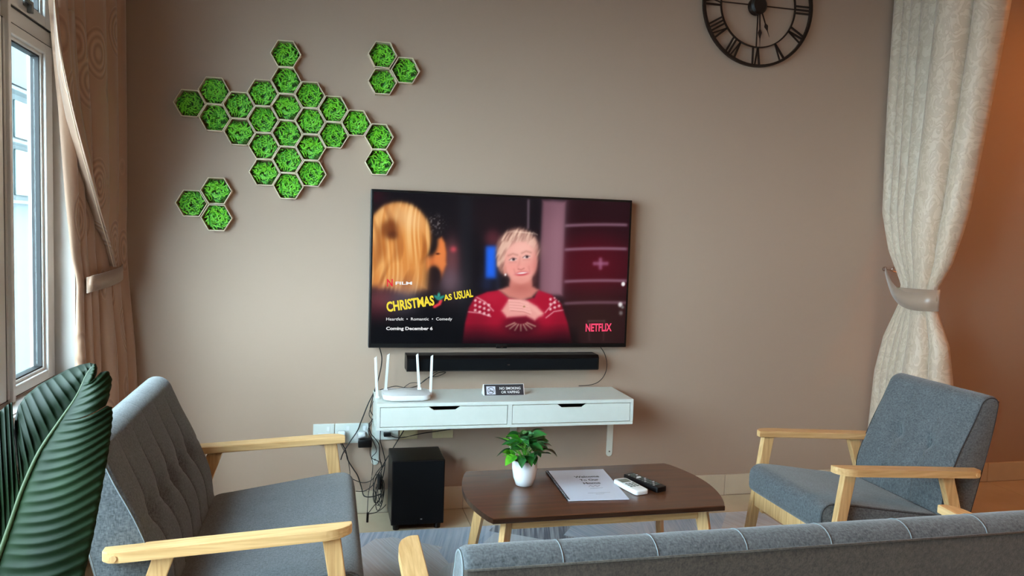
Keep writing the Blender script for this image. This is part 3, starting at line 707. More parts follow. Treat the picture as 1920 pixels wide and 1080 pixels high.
# woman in the red jumper
body = pol([(545, 925), (560, 800), (580, 710), (612, 650), (680, 622), (748, 612), (800, 655), (880, 672), (945, 655), (968, 612), (1045, 640), (1100, 690), (1138, 800), (1168, 925)], 3)
mixc(body, (166, 14, 44)); mixc(body*ell(620, 850, 70, 120, 0, .4)*.6, (96, 6, 26)); mixc(body*ell(1110, 860, 60, 120, 0, .4)*.6, (100, 6, 28)); mixc(body*ell(700, 655, 60, 30, 0, .5)*.5, (196, 30, 60))
for cx, cy, dx in ((650, 700, 1), (1075, 695, -1)):
    for i in range(4):
        for j in range(3):
            x_, y_ = cx-36+i*25, cy-30+j*28+i*9*dx
            for a in range(4): mixc(body*line([(x_-8*math.cos(a*PI/4), y_-8*math.sin(a*PI/4)), (x_+8*math.cos(a*PI/4), y_+8*math.sin(a*PI/4))], 1.2, 1)*.85, (240, 205, 205))
mixc(body*line([(575, 735), (640, 742), (700, 762)], 2.5)*.8, (235, 190, 190)); mixc(body*line([(622, 652), (670, 680), (715, 730)], 2.5)*.8, (235, 190, 190)); mixc(body*line([(1125, 725), (1060, 735), (1015, 770)], 2.5)*.8, (235, 190, 190)); mixc(body*line([(1085, 655), (1050, 690), (1010, 740)], 2.5)*.8, (235, 190, 190))
mixc(ell(870, 810, 105, 55, 0, .15)*.75*body, (74, 6, 24))
for i in range(7):
    a = -1.1+i*.37; mixc(body*line([(870+40*math.sin(a), 790+20*math.cos(a)), (870+92*math.sin(a), 800+44*math.cos(a))], 3.5)*.8, (206, 176, 150))
mixc(pol([(745, 612), (800, 590), (810, 540), (930, 540), (935, 590), (968, 612), (930, 655), (870, 672), (800, 655)], 4), (206, 128, 116)); mixc(ell(870, 600, 60, 30, 0, .4)*.5, (168, 84, 76))
hr = np.maximum(ell(848, 390, 118, 126, .0, .05), ell(775, 430, 46, 90, 0, .08)); mixc(hr, (176, 130, 116)); h1 = vnoise(X+Y*.5, Y-X*.2, 11, 40, 11); mixc(hr*np.clip(h1*2.4-.9, 0, 1)*.8, (228, 190, 168)); mixc(hr*np.clip(1.1-h1*2.8, 0, 1)*.6, (112, 70, 62))
mixc(ell(866, 455, 93, 118, -.05, .04), (230, 158, 146)); mixc(ell(872, 380, 78, 55, -.05, .25)*.7, (244, 190, 176)); mixc(ell(820, 490, 30, 26, 0, .5)*.6, (240, 150, 140)); mixc(ell(920, 480, 24, 26, 0, .5)*.5, (226, 140, 132)); mixc(ell(870, 560, 46, 16, 0, .4)*.5, (216, 136, 124)); mixc(ell(950, 470, 12, 80, 0, .6)*.5, (180, 96, 90))
for ex, ey in ((822, 438), (898, 424)):
    mixc(ell(ex, ey, 19, 8, -.15, .2), (236, 216, 212)); mixc(ell(ex+3, ey-1, 8, 7.5, 0, .2), (50, 34, 40)); mixc(line([(ex-21, ey+3), (ex-4, ey-9), (ex+19, ey-4)], 2, 1.5)*.7, (110, 60, 56)); mixc(line([(ex-26, ey-22), (ex-2, ey-32), (ex+24, ey-25)], 3.5, 3)*.45, (140, 86, 74)); mixc(line([(ex-16, ey+16), (ex+16, ey+14)], 3, 4)*.35, (180, 104, 98))
mixc(line([(862, 425), (856, 465), (850, 482)], 4, 4)*.35, (190, 108, 100)); mixc(ell(866, 484, 20, 11, 0, .3)*.5, (238, 158, 150)); mixc(line([(852, 492), (868, 497), (884, 489)], 2, 2)*.6, (150, 70, 66)); mixc(line([(828, 494), (836, 520)], 2, 3)*.35, (180, 100, 96)); mixc(line([(912, 480), (918, 506)], 2, 3)*.35, (180, 100, 96))
mixc(ell(874, 518, 36, 12, -.1, .15), (196, 70, 80)); mixc(ell(874, 515, 27, 5, -.1, .25), (244, 226, 222)); mixc(ell(778, 500, 9, 26, 0, .2)*.8, (214, 140, 126)); mixc(ell(780, 524, 5, 6, 0, .3), (240, 230, 230))
for k in range(9): mixc(line([(760+k*20, 330-8*math.sin(k)), (790+k*18, 285), (830+k*16, 275+k*3)], 2, 2)*.5, (236, 204, 184))
mixc(pol([(760, 730), (800, 665), (890, 665), (960, 705), (998, 745), (950, 785), (900, 760), (830, 765), (790, 768)], 4), (226, 156, 148))
for k in range(4):
    mixc(line([(806+2*k, 672+16*k), (862+8*k, 676+17*k), (905+6*k, 690+17*k)], 7.5, 2), (236, 172, 164)); mixc(line([(806+2*k, 681+16*k), (862+8*k, 685+17*k), (905+6*k, 699+17*k)], 1.4, 1)*.6, (166, 86, 84))
mixc(line([(905, 690), (950, 720), (985, 750)], 12, 5)*.6, (238, 176, 166)); mixc(ell(888, 706, 5, 4, 0, .3), (150, 110, 70))
lo = np.clip((Y-800)/110, 0, 1)*rect(500, 1200, 700, 1000, 10); img *= (1-.8*lo)[..., None]
mixc(line([(1265, 790), (1355, 790)], 3, 3)*.35, (150, 120, 120)); mixc(line([(1262, 790), (1270, 900)], 2, 3)*.3, (130, 100, 100)); mixc(line([(1358, 790), (1352, 900)], 2, 3)*.3, (130, 100, 100))
mixc(ell(1468, 580, 11, 12, 0, .15), (235, 232, 232)); mixc(ell(1452, 697, 12, 13, 0, .2), (215, 212, 212)); mixc(ell(1466, 712, 8, 8, 0, .3)*.8, (130, 130, 130)); mixc(ell(1456, 745, 10, 11, 0, .3)*.7, (140, 136, 136))
# chilli and sprig in the title
mixc(line([(425, 672), (418, 690), (392, 705)], 8, 2), (226, 60, 66)); mixc(ell(400, 650, 14, 7, .6, .2), (40, 140, 130)); mixc(ell(430, 652, 16, 7, -.5, .2), (40, 150, 130)); mixc(ell(414, 640, 7, 14, 0, .2), (60, 160, 140)); mixc(ell(414, 662, 14, 6, .1, .2), (40, 130, 120))
img = np.clip(img, 0, 255)/255; li = np.where(img <= .04045, img/12.92, ((img+.055)/1.055)**2.4)
me = bpy.data.meshes.new('screen'); gx = sx0+uu*(sx1-sx0)-tv.location.x; gz = sz1-vv*(sz1-sz0)-tv.location.z
co = np.stack([gx, np.full_like(gx, ty-.0006-tv.location.y), gz], -1).reshape(-1, 3)
idx = np.arange(NX*NY).reshape(NY, NX); qd = np.stack([idx[1:, :-1], idx[1:, 1:], idx[:-1, 1:], idx[:-1, :-1]], -1).reshape(-1, 4)
me.vertices.add(len(co)); me.vertices.foreach_set('co', co.ravel()); me.loops.add(qd.size); me.loops.foreach_set('vertex_index', qd.ravel())
me.polygons.add(len(qd)); me.polygons.foreach_set('loop_start', np.arange(0, qd.size, 4)); me.update(calc_edges=True)
ca = me.color_attributes.new('picture', 'FLOAT_COLOR', 'POINT'); ca.data.foreach_set('color', np.concatenate([li.reshape(-1, 3), np.ones((NX*NY, 1))], 1).ravel())
m = bpy.data.materials.new('lit_screen'); m.use_nodes = True; nt = m.node_tree; b_ = nt.nodes['Principled BSDF']; b_.inputs['Base Color'].default_value = (.004, .004, .005, 1); b_.inputs['Roughness'].default_value = .15; b_.inputs['Specular IOR Level'].default_value = .18
a_ = nt.nodes.new('ShaderNodeAttribute'); a_.attribute_name = 'picture'; nt.links.new(a_.outputs['Color'], b_.inputs['Emission Color']); b_.inputs['Emission Strength'].default_value = 1.08
me.materials.append(m); scr = bpy.data.objects.new('screen', me); link(scr); scr.parent = tv
def tvp(x, y, off=.0010):
    u = (x-62)/1430; v = .5
    for _ in range(6): v = (y-55-65*u)/(860-62*u); u = (x-62+5*v)/(1443-22*v)
    return Vector((sx0+u*(sx1-sx0), ty-off, sz1-v*(sz1-sz0)))
def emis(name, col, s=1.0):
    m = bpy.data.materials.new(name); m.use_nodes = True; b = m.node_tree.nodes['Principled BSDF']; b.inputs['Base Color'].default_value = (0, 0, 0, 1)
    b.inputs['Emission Color'].default_value = (*lin(col), 1); b.inputs['Emission Strength'].default_value = s; return m
EW, EY, ER, EP = emis('lit_white', (240, 240, 240)), emis('lit_yellow', (246, 222, 50)), emis('lit_red', (225, 20, 40)), emis('lit_pink', (246, 70, 110))
XR_, ZU = Vector((1, 0, 0)), Vector((0, 0, 1))
def tvtext(s, x0, y0, x1, y1, hpx, material, bold=0, lab=None):
    a, c = tvp(x0, y0), tvp(x1, y1); d = c-a; u_ = Vector((-d.z, 0, d.x)).normalized(); pxh = (tvp(x0, y0-hpx)-a).length
    return text('lettering', s, material, tv, a, d, u_, pxh, d.length, bold=bold, label=lab)
tvtext('N', 137, 588, 168, 588, 42, ER, .03, 'red lettering'); tvtext('FILM', 182, 579, 270, 579, 17, EW, .03)
tvtext('CHRISTMAS', 140, 733, 392, 694, 56, EY, .035, 'yellow condensed lettering'); tvtext('AS', 443, 671, 487, 664, 34, EY, .03, 'yellow condensed lettering'); tvtext('USUAL', 500, 664, 602, 648, 44, EY, .03, 'yellow condensed lettering')
tvtext('Heartfelt  •  Romantic  •  Comedy', 136, 783, 488, 783, 17, EW, .005); tvtext('Coming December 6', 136, 837, 383, 838, 18, EW, .03)
tvtext('NETFLIX', 1246, 849, 1401, 847, 45, EP, .03, 'pink red lettering')

# ------------------------------------------------------------------ soundbar, subwoofer
sb = thing('soundbar', 'long black soundbar mounted on the wall under the television', 'soundbar', (.63, -.06, .685))
pts = [(.172, -.004, .757), (.172, -.095, .757), (.172, -.108, .744), (.172, -.108, .690), (.172, -.100, .684), (.172, -.004, .684)]
bm = nb(); prism(bm, pts, (.922, 0, 0), bev=.002); obj('body', bm, M['black'], sb)
obj('grille', bx(.180, 1.086, -.1115, -.1078, .691, .741, bev=.001), M['blackcloth'], sb)
obj('badge', bx(.640, .652, -.1125, -.1114, .712, .717), M['chrome'], sb)
sw = thing('subwoofer', 'black box subwoofer standing on the floor below the shelf', 'subwoofer', (.222, -.145, 0))
obj('body', bx(.104, .338, -.250, -.035, .024, .315, bev=.004), M['black'], sw)
obj('grille', bx(.108, .334, -.2545, -.249, .028, .311, bev=.002), M['blackcloth'], sw)
obj('badge', bx(.232, .241, -.2555, -.2544, .048, .053, bev=.0004, seg=1), M['chrome'], sw)
for x in (.128, .312):
    for y in (-.228, -.058):
        bm = nb(); disc(bm, (x, y, 0), (0, 0, 1), .014, .025, 16, .016); obj('foot', bm, M['black'], sw)

# ------------------------------------------------------------------ router, sign, sockets
ro = thing('wifi_router', 'white router with four upright antennas on the left end of the shelf', 'router', (.165, -.17, Zt))
cen = Vector((.164, -.172, 0))
pts = []
for sx, sy, a0 in ((1, 1, 0), (-1, 1, PI/2), (-1, -1, PI), (1, -1, 1.5*PI)):
    for k in range(6):
        a = a0+k/5*PI/2; rc = .035; pts.append((cen.x+sx*(.104-rc)+rc*math.cos(a), cen.y+sy*(.088-rc)+rc*math.sin(a)))
bm = nb(); prism(bm, [(x, y, Zt+.004) for x, y in pts], (0, 0, .022), bev=.007, seg=3); obj('body', bm, M['whitepl'], ro, True, auto=35)
bm = nb()
for x in (.09, .24):
    for y in (-.22, -.12): disc(bm, (x, y, Zt), (0, 0, 1), .008, .006, 10)
obj('rubber_feet', bm, M['rubbergrey'], ro)
for (xa, ya, x2, y2, yy) in ((707, 745, 704, 668, -.17), (723, 731, 728.5, 662.5, -.128), (786, 729, 782, 662.5, -.128), (807, 742, 810, 665, -.17)):
    a, c = at(xa, ya, 1, yy), at(x2, y2, 1, yy)
    bm = nb(); d = (c-a).normalized(); s_ = Vector((1, 0, 0)); 
    prism(bm, [a-s_*.0062-Vector((0, .003, 0)), a+s_*.0062-Vector((0, .003, 0)), c+s_*.0055-Vector((0, .003, 0)), c-s_*.0055-Vector((0, .003, 0))-d*.008], (0, .006, 0), bev=.0015)
    an = obj('antenna', bm, M['whitepl'], ro)
    bm = nb(); disc(bm, a-Vector((.009, 0, 0)), (1, 0, 0), .006, .018, 12); obj('hinge', bm, M['whitepl'], an)
sg = thing('tent_sign', 'black tent sign reading NO SMOKING OR VAPING on the shelf', 'sign', (.618, -.135, Zt))
x0, x1 = .522, .716; ya, yb_ = -.160, -.105; zt_ = Zt+.048; ym = -.136
bm = nb(); prism(bm, [(x0, ya, Zt), (x0, yb_, Zt), (x0, ym+.0015, zt_), (x0, ym-.0015, zt_)], (x1-x0, 0, 0), bev=.0006, seg=1); obj('acrylic_body', bm, M['whitepl'], sg)
nrm = Vector((0, -(zt_-Zt), (ya-ym+.0015)*-1)).normalized(); up_ = Vector((0, (ym-.0015)-ya, zt_-Zt)).normalized(); hl = Vector((0, (ym-.0015)-ya, zt_-Zt)).length
A = Vector((x0+.004, ya, Zt))+up_*.001-Vector((0, .0006, 0))
def face(bm, p, wd, h, th=.0008):
    prism(bm, [p, p+Vector((wd, 0, 0)), p+Vector((wd, 0, 0))+up_*h, p+up_*h], nrm*-th if False else Vector((0, -th, 0))); return bm
obj('face', face(nb(), A, x1-x0-.008, hl-.002), M['ink'], sg)
A2 = A-Vector((0, .0009, 0))
obj('symbol_panel', face(nb(), A2+Vector((.010, 0, 0))+up_*.004, .042, .038, .0004), M['paper'], sg)
b = nb(); cc = A2+Vector((.031, -.0008, 0))+up_*.023
ring = [cc+Vector((math.cos(t)*.015, 0, 0))+up_*(math.sin(t)*.015) for t in [i/24*2*PI for i in range(25)]]; tube(b, ring, .0011, 4, cap=False)
tube(b, [cc+Vector((-.011, 0, 0))+up_*.011, cc+Vector((.011, 0, 0))-up_*.011], .0011, 4); tube(b, [cc+Vector((-.010, 0, 0))-up_*.003, cc+Vector((.010, 0, 0))-up_*.003], .0018, 4)
obj('no_smoking_symbol', b, M['ink'], sg)
for s_, k in (('NO SMOKING', .0265), ('OR VAPING', .0085)):
    wd = .100 if s_[0] == 'N' else .086; text('lettering', s_, M['whitepl'], sg, A2+Vector((.122-wd/2, -.0006, 0))+up_*k, (1, 0, 0), up_, .0125, wd, bold=.015)
for i, (a, c, mt, lab) in enumerate(((-.238, -.142, 'socket', 'white switched wall socket half hidden behind the sofa arm, leftmost of the row'), (-.140, .012, 'socket', 'white double wall socket with plugs in it, left of the shelf'),
                              (.045, .150, 'socket', 'white wall plate under the left end of the shelf'), (.158, .240, 'cream', 'cream wall plate under the shelf, above the subwoofer'), (.310, .410, 'cream', 'cream wall plate under the shelf, rightmost of the row'))):
    zA, zB = (.335, .428) if i < 2 else (.346, .436)
    s = thing('wall_socket', lab, 'socket', ((a+c)/2, -.001, (zA+zB)/2), group='wall sockets behind the cables')
    obj('plate', bx(a, c, -.010, -.0002, zA, zB, bev=.003), M[mt], s)
    n = 2 if c-a > .12 else 1
    for k in range(n):
        xc = a+(c-a)*(k+.5)/n
        if i < 2:
            obj('rocker', bx(xc+.012, xc+.026, -.0125, -.0098, zB-.034, zB-.012, bev=.001), M['whitepl'], s)
            obj('socket_face', bx(xc-.026, xc+.026, -.0112, -.0098, zA+.008, zB-.040, bev=.001), M['whitepl'], s)
        elif i == 3: obj('cover', bx(a+.008, c-.008, -.020, -.010, zA+.008, zB-.012, bev=.003), M['cream'], s)
        else: obj('blank', bx(xc-.02, xc+.02, -.012, -.0098, zA+.02, zB-.02, bev=.001), M[mt], s)
def plug(name, label, px, py, w_, h_, d_, m_, y=-.0115, pin=None):
    p = at(px, py, 1, y-.012); t = thing(name, label, 'plug', (p.x, y, p.z), group='plugs in the wall sockets')
    obj('body', bx(p.x-w_/2, p.x+w_/2, y-d_, y, p.z-h_/2, p.z+h_/2, bev=.004), M[m_], t, True, auto=35)
    if pin: obj('cable_grip', bx(p.x-w_*.42, p.x+w_*.42, y-d_-.004, y-.004, p.z-h_/2-.018, p.z-h_/2+.006, bev=.003), M['black'], t, label='black lower half')
    return t
plug('mains_plug', 'white plug with a black lower half, just right of the sofa arm', 640, 815, .034, .034, .028, 'whitepl', pin=1)
plug('mains_plug', 'white plug above the black power adapter', 678, 814, .034, .022, .024, 'whitepl')
plug('power_adapter', 'black power adapter block in the socket left of the shelf', 684, 829, .062, .036, .045, 'black')
plug('power_adapter', 'black plug showing just beneath the wooden sofa arm', 604, 829, .036, .020, .03, 'black')
plug('mains_plug', 'black oval plug in the plate under the shelf', 726, 814, .034, .018, .03, 'black')

# ------------------------------------------------------------------ cables
def cable(label, pts, r=.0022, y=-.02, grp='black cables on the television wall', name='cable'):
    P_ = []
    for p in pts:
        yy = p[2] if len(p) > 2 else y; P_.append(at(p[0], p[1], 1, yy))
    bm = nb(); tube(bm, smoothpath(P_, 6), r, 6); o = obj(name, bm, M['cable'], None, True); tag(o, label, 'cable', grp); return o
cable('black cable curving from the television corner down to the sockets behind the sofa arm', [(711, 650, -.03), (716, 672), (712, 700), (702, 733), (690, 758), (678, 788), (670, 808), (655, 830, -.03), (644, 848, -.03), (639, 862)], .0028)
cable('black cable pair twisting down the left side of the shelf', [(705, 728, -.04), (699, 745, -.04), (694, 768, -.03), (700, 782), (692, 797), (695, 812), (703, 822, -.03), (711, 835, -.03), (712, 858), (716, 880), (708, 900, -.03)])
cable('thin cable crossing in front of the left shelf bracket', [(703, 745, -.03), (692, 775), (698, 790), (690, 806), (697, 822), (706, 845), (697, 858), (708, 864), (716, 868)], .0016)
cable('thin cable hanging past the left bracket to the floor plug', [(696, 824), (694, 850), (699, 868), (697, 895), (691, 925, -.06), (689, 955, -.10), (689, 968, -.14)], .0016)
cable('black cable looping from the white plug down behind the sofa seat', [(639, 828, -.03), (648, 845), (652, 862), (663, 880), (671, 893), (678, 915), (683, 930, -.05), (700, 931, -.06), (716, 925, -.06)], .0028)
cable('short thin cable dropping behind the sofa seat', [(636, 826, -.03), (645, 845), (651, 855), (654, 870), (656, 884, -.05), (656, 896, -.06)], .0016)
cable('black cable running up from behind the seat to the coil', [(660, 898, -.06), (680, 905), (697, 900), (707, 885), (716, 874)], .002)
cable('black cable sagging from the seat to the subwoofer', [(668, 921, -.06), (685, 920), (700, 908), (708, 890), (722, 870, -.04)], .002)
cable('black cable leaning from the shelf underside to the coil', [(757, 807, -.03), (742, 832), (728, 855), (716, 876)], .0024)
cable('black cable sweeping under the shelf towards the right', [(730, 816, -.045), (742, 820, -.045), (756, 820), (790, 813), (830, 807), (880, 800, -.04), (905, 797, -.06)], .0024)
cable('black cable curving from the television down to the right end of the shelf', [(1124, 648, -.04), (1134, 664), (1138, 684), (1134, 702), (1122, 716), (1105, 722, -.015), (1085, 723.5, -.015)], .002)
cable('tangled black cables running up from the router to the soundbar', [(712, 731, -.03), (728, 727), (742, 724), (757, 726.5), (770, 727), (785, 722), (797, 712), (808, 707), (822, 705), (836, 698), (822, 699), (811, 706)], .002)
cable('thin cable rising behind the router antennas', [(758, 726), (768, 719), (778, 717.5), (790, 718), (802, 709), (812, 700), (820, 697)], .0016)
cable('thin cable trailing on the floor to the subwoofer', [(689, 964, -.14), (704, 961, -.13), (716, 954, -.11), (724, 946, -.09)], .0016)
cable('thin cable from the floor plug up to the coil', [(690, 963, -.14), (700, 950, -.10), (710, 938, -.07), (718, 925, -.05)], .0016)
cable('cable hugging the edge of the subwoofer', [(714, 800, -.02), (713, 825), (718, 845), (722, 865), (719, 890), (714, 905)], .0022)
b = nb()
for k in range(7):
    cx, cyy = 711+random.uniform(-3, 3), 918+random.uniform(-10, 12); rx, ry = random.uniform(4, 9), random.uniform(16, 30); ph = random.uniform(-.3, .3)
    pts = []
    for i in range(17):
        t = i/16*2*PI; pts.append(at(cx+rx*math.cos(t)*1.0+ph*ry*math.sin(t)*.5, cyy+ry*math.sin(t), 1, -.05-.012*math.sin(t+k)))
    tube(b, pts, .0018, 5, cap=False)
box(b, *(lambda p: (p.x-.009, p.x+.009, -.066, -.035, p.z-.03, p.z+.03))(at(711, 905, 1, -.05)), bev=.006)
tag(obj('cable_coil', b, M['cable'], None, True), 'tied coil of black cable hanging left of the subwoofer', 'cable')
b = nb(); p = at(689, 962, 1, -.14); tube(b, [(p.x, -.14, .006+p.z*0), (p.x+.001, -.142, .05)], .0055, 8); tag(obj('cable_connector', b, M['black'], None), 'small black plug end on the floor beside the subwoofer', 'plug')

# ------------------------------------------------------------------ clock
ck = thing('wall_clock', 'large round black metal wall clock with Roman numerals', 'clock', (1.886, -.03, 2.500)); cc = Vector((1.886, -.03, 2.500))
def ringbm(r, wr, y0, y1, seg=72):
    bm = nb(); vs = []
    for k in range(seg):
        a = 2*PI*k/seg; c_, s_ = math.cos(a), math.sin(a)
        vs.append([bm.verts.new((cc.x+c_*rr, y, cc.z+s_*rr)) for rr, y in ((r-wr, y0), (r, y0), (r, y1), (r-wr, y1))])
    for k in range(seg):
        a, c = vs[k], vs[(k+1) % seg]
        for i in range(4): bm.faces.new((a[i], a[(i+1) % 4], c[(i+1) % 4], c[i]))
    return bm
RO = .302; RI = .208
obj('outer_ring', ringbm(RO, .013, -.036, -.020), M['metalblk'], ck); obj('inner_ring', ringbm(RI, .006, -.034, -.024), M['metalblk'], ck)
def bar(bm, ang, t0, r0, t1, r1, wd, y=-.031, th=.006):
    """stroke from (tangential t0, radius r0) to (t1, r1) at clock angle ang (clockwise from 12)"""
    er = Vector((math.sin(ang), 0, math.cos(ang))); et = Vector((math.cos(ang), 0, -math.sin(ang)))
    a = Vector((cc.x, y, cc.z))+er*r0+et*t0; c = Vector((cc.x, y, cc.z))+er*r1+et*t1; d = (c-a).normalized(); s_ = Vector((d.z, 0, -d.x))*wd/2
    prism(bm, [a-s_, a+s_, c+s_, c-s_], (0, th, 0))
NUM = {1: 'I', 2: 'II', 3: 'III', 4: 'IV', 5: 'V', 6: 'VI', 7: 'VII', 8: 'VIII', 9: 'IX', 10: 'X', 11: 'XI', 12: 'XII'}
for h, s_ in NUM.items():
    ang = h*PI/6; b = nb(); wds = {'I': .017, 'V': .034, 'X': .034}; tot = sum(wds[c] for c in s_); x = -tot/2
    for c in s_:
        m_ = x+wds[c]/2; ra, rb = RI-.002, RO-.008      # numerals stand with their feet towards the centre
        if c == 'I': bar(b, ang, m_, ra, m_, rb, .009)
        elif c == 'V': bar(b, ang, m_-.013, rb, m_, ra, .010); bar(b, ang, m_+.013, rb, m_, ra, .0065)
        else: bar(b, ang, m_-.013, rb, m_+.013, ra, .0085); bar(b, ang, m_+.013, rb, m_-.013, ra, .005)
        x += wds[c]
    obj('numeral', b, M['metalblk'], ck)
for a in (0, PI/2, PI, 1.5*PI):
    b = nb(); bar(b, a, 0, .03, 0, RI, .005, -.030, .005); obj('spoke', b, M['metalblk'], ck)
b = nb(); disc(b, (cc.x, -.002, cc.z), (0, -1, 0), .044, .034, 40); disc(b, (cc.x, -.036, cc.z), (0, -1, 0), .044, .010, 40, .034); obj('hub', b, M['metalblk'], ck, True, auto=30)
def hand(ang, L, nm):
    er = Vector((math.sin(ang), 0, math.cos(ang))); et = Vector((math.cos(ang), 0, -math.sin(ang))); o_ = Vector((cc.x, -.042, cc.z)); b = nb()
    prism(b, [o_-et*.004, o_+et*.004, o_+et*.003+er*L*.58, o_+et*.011+er*L*.66, o_+et*.002+er*L*.80, o_+er*L, o_-et*.002+er*L*.80, o_-et*.011+er*L*.66, o_-et*.003+er*L*.58], (0, .002, 0))
    obj(nm, b, M['metalblk'], ck)
hand(math.radians(158), .165, 'hour_hand'); hand(math.radians(176.5), .205, 'minute_hand')

# ------------------------------------------------------------------ moss hexagons
S0, SA, SB = Vector((-.3690, 0, 1.8459)), Vector((.0993, 0, .0026)), Vector((-.0035, 0, .1139))
LAT = [((0, 2), 'single one at the very top'), ((0, 1), 'second from the top'), ((-1, .5), 'upper left shoulder of the centre'), ((0, 0), 'third in the centre column'), ((1, .5), 'upper right shoulder of the centre'),
       ((-3, .5), 'top one of the left wing'), ((-4, 0), 'farthest left tip of the large cluster'), ((-3, -.5), 'below the top one of the left wing'), ((-2, 0), 'upper one joining left wing to centre'), ((-2, -1), 'lower one joining left wing to centre'),
       ((-1, -.5), 'second down in the column left of centre'), ((1, -.5), 'second down in the column right of centre'), ((2, 0), 'upper one of the pair right of centre'), ((0, -1), 'fourth in the centre column'), ((-1, -1.5), 'third down in the column left of centre'),
       ((1, -1.5), 'third down in the column right of centre'), ((2, -1), 'lower one of the pair right of centre'), ((3, -.5), 'in the right arm, next to the tip pair'), ((4, -1), 'upper of the two at the right tip'), ((4, -2), 'lower of the two at the right tip'),
       ((0, -2), 'fifth in the centre column'), ((-1, -2.5), 'bottom of the column left of centre'), ((1, -2.5), 'bottom of the column right of centre'), ((0, -3), 'lowest one in the centre column')]
HX = [(S0+SA*a+SB*c, 'green moss hexagon in the large cluster, '+d, 'moss hexagons in the large wall cluster') for (a, c), d in LAT]
HX += [(Vector((x, 0, z)), 'green moss hexagon in the small cluster above the television, '+d, 'moss hexagons in the small upper cluster') for x, z, d in ((.040, 2.104, 'upper left'), (.143, 2.044, 'on the right'), (.042, 1.987, 'lower left'))]
HX += [(Vector((x, 0, z)), 'green moss hexagon in the lower left trio, '+d, 'moss hexagons in the lower left trio') for x, z, d in ((-.6575, 1.4705, 'top'), (-.7575, 1.4125, 'left'), (-.6555, 1.3545, 'bottom'))]
RH = .0650; TH = .0030; DEP = .042
bm = nb(); vo = []
for k in range(6):
    a = PI/3*k; c_, s_ = math.cos(a), math.sin(a); vo.append([bm.verts.new((c_*r, y, s_*r)) for r, y in ((RH, 0), (RH, -DEP), (RH-TH*1.15, -DEP), (RH-TH*1.15, 0))])
for k in range(6):
    a, c = vo[k], vo[(k+1) % 6]
    for i in range(4): bm.faces.new((a[i], a[(i+1) % 4], c[(i+1) % 4], c[i]))
bmesh.ops.recalc_face_normals(bm, faces=bm.faces)
fm = bpy.data.meshes.new('hexagon_frame'); bm.to_mesh(fm); bm.free(); fm.materials.append(M['ply'])
bm = nb(); prism(bm, [(math.cos(PI/3*k)*(RH-TH), -.003, math.sin(PI/3*k)*(RH-TH)) for k in range(6)], (0, .0028, 0)); bmesh.ops.recalc_face_normals(bm, faces=bm.faces)
bmesh_back = bpy.data.meshes.new('backing'); bm.to_mesh(bmesh_back); bm.free(); bmesh_back.materials.append(M['plyback'])
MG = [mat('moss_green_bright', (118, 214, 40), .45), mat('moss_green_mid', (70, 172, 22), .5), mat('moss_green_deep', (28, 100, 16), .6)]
def mossmesh(seed):
    r = random.Random(seed); vs, fs, mi = [], [], []
    for k in range(240):
        ring = r.random() < .8; a = r.uniform(0, 2*PI); rad = r.uniform(.016, .050) if ring else r.uniform(0, .045)
        d0 = .005+.022*r.random(); p = Vector((rad*math.cos(a), -d0, rad*math.sin(a)*.93))
        dr = a+PI/2+r.uniform(-.9, .9) if r.random() < .7 else r.uniform(0, 2*PI); L = r.uniform(.014, .032); bend = r.uniform(-1.6, 1.6); wd = r.uniform(.0012, .0034); rise = r.uniform(-.002, .007)
        n = 4; st = len(vs)
        for i in range(n+1):
            t = i/n; ww = wd*(1-.75*t)
            q = Vector((math.cos(dr), 0, math.sin(dr))); s_ = Vector((-q.z, r.uniform(-.2, .2), q.x))
            lim = (RH-TH-.003)*.90; m_ = math.hypot(p.x, p.z)
            pp = p if m_ < lim else Vector((p.x*lim/m_, p.y, p.z*lim/m_))
            vs += [tuple(pp-s_*ww), tuple(pp+s_*ww)]; p = p+q*(L/n)+Vector((0, -rise/n-.0012*math.sin(t*PI), 0)); dr += bend/n
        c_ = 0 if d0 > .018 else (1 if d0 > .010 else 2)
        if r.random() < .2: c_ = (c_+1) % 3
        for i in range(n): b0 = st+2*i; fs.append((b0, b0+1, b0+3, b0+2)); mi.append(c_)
    me = bpy.data.meshes.new('moss'); me.from_pydata(vs, [], fs); me.update()
    for m_ in MG: me.materials.append(m_)
    me.polygons.foreach_set('material_index', mi); return me
MM = [mossmesh(s) for s in range(6)]
# dim felt disc under the strands
bm = nb(); prism(bm, [(math.cos(PI/3*k)*(RH-TH-.004), -.006, math.sin(PI/3*k)*(RH-TH-.004)) for k in range(6)], (0, .0028, 0)); bmesh.ops.recalc_face_normals(bm, faces=bm.faces)
felt = bpy.data.meshes.new('moss_bed'); bm.to_mesh(felt); bm.free(); felt.materials.append(mat('moss_bed', (62, 84, 26), .9, noise=(90, .6)))
for i, (p, lab, g) in enumerate(HX):
    t = thing('moss_hexagon', lab, 'wall decor', (p.x, 0, p.z), (0, random.uniform(-.02, .02), 0), g)
    t.location.y = -.0003
    obj('frame', fm, None, t); obj('backing', bmesh_back, None, t)
    o = obj('moss', MM[i % 6], None, t, kind='stuff'); o.rotation_euler = (0, (i*5 % 6)*PI/3, 0); o2 = obj('moss_bed', felt, None, t)

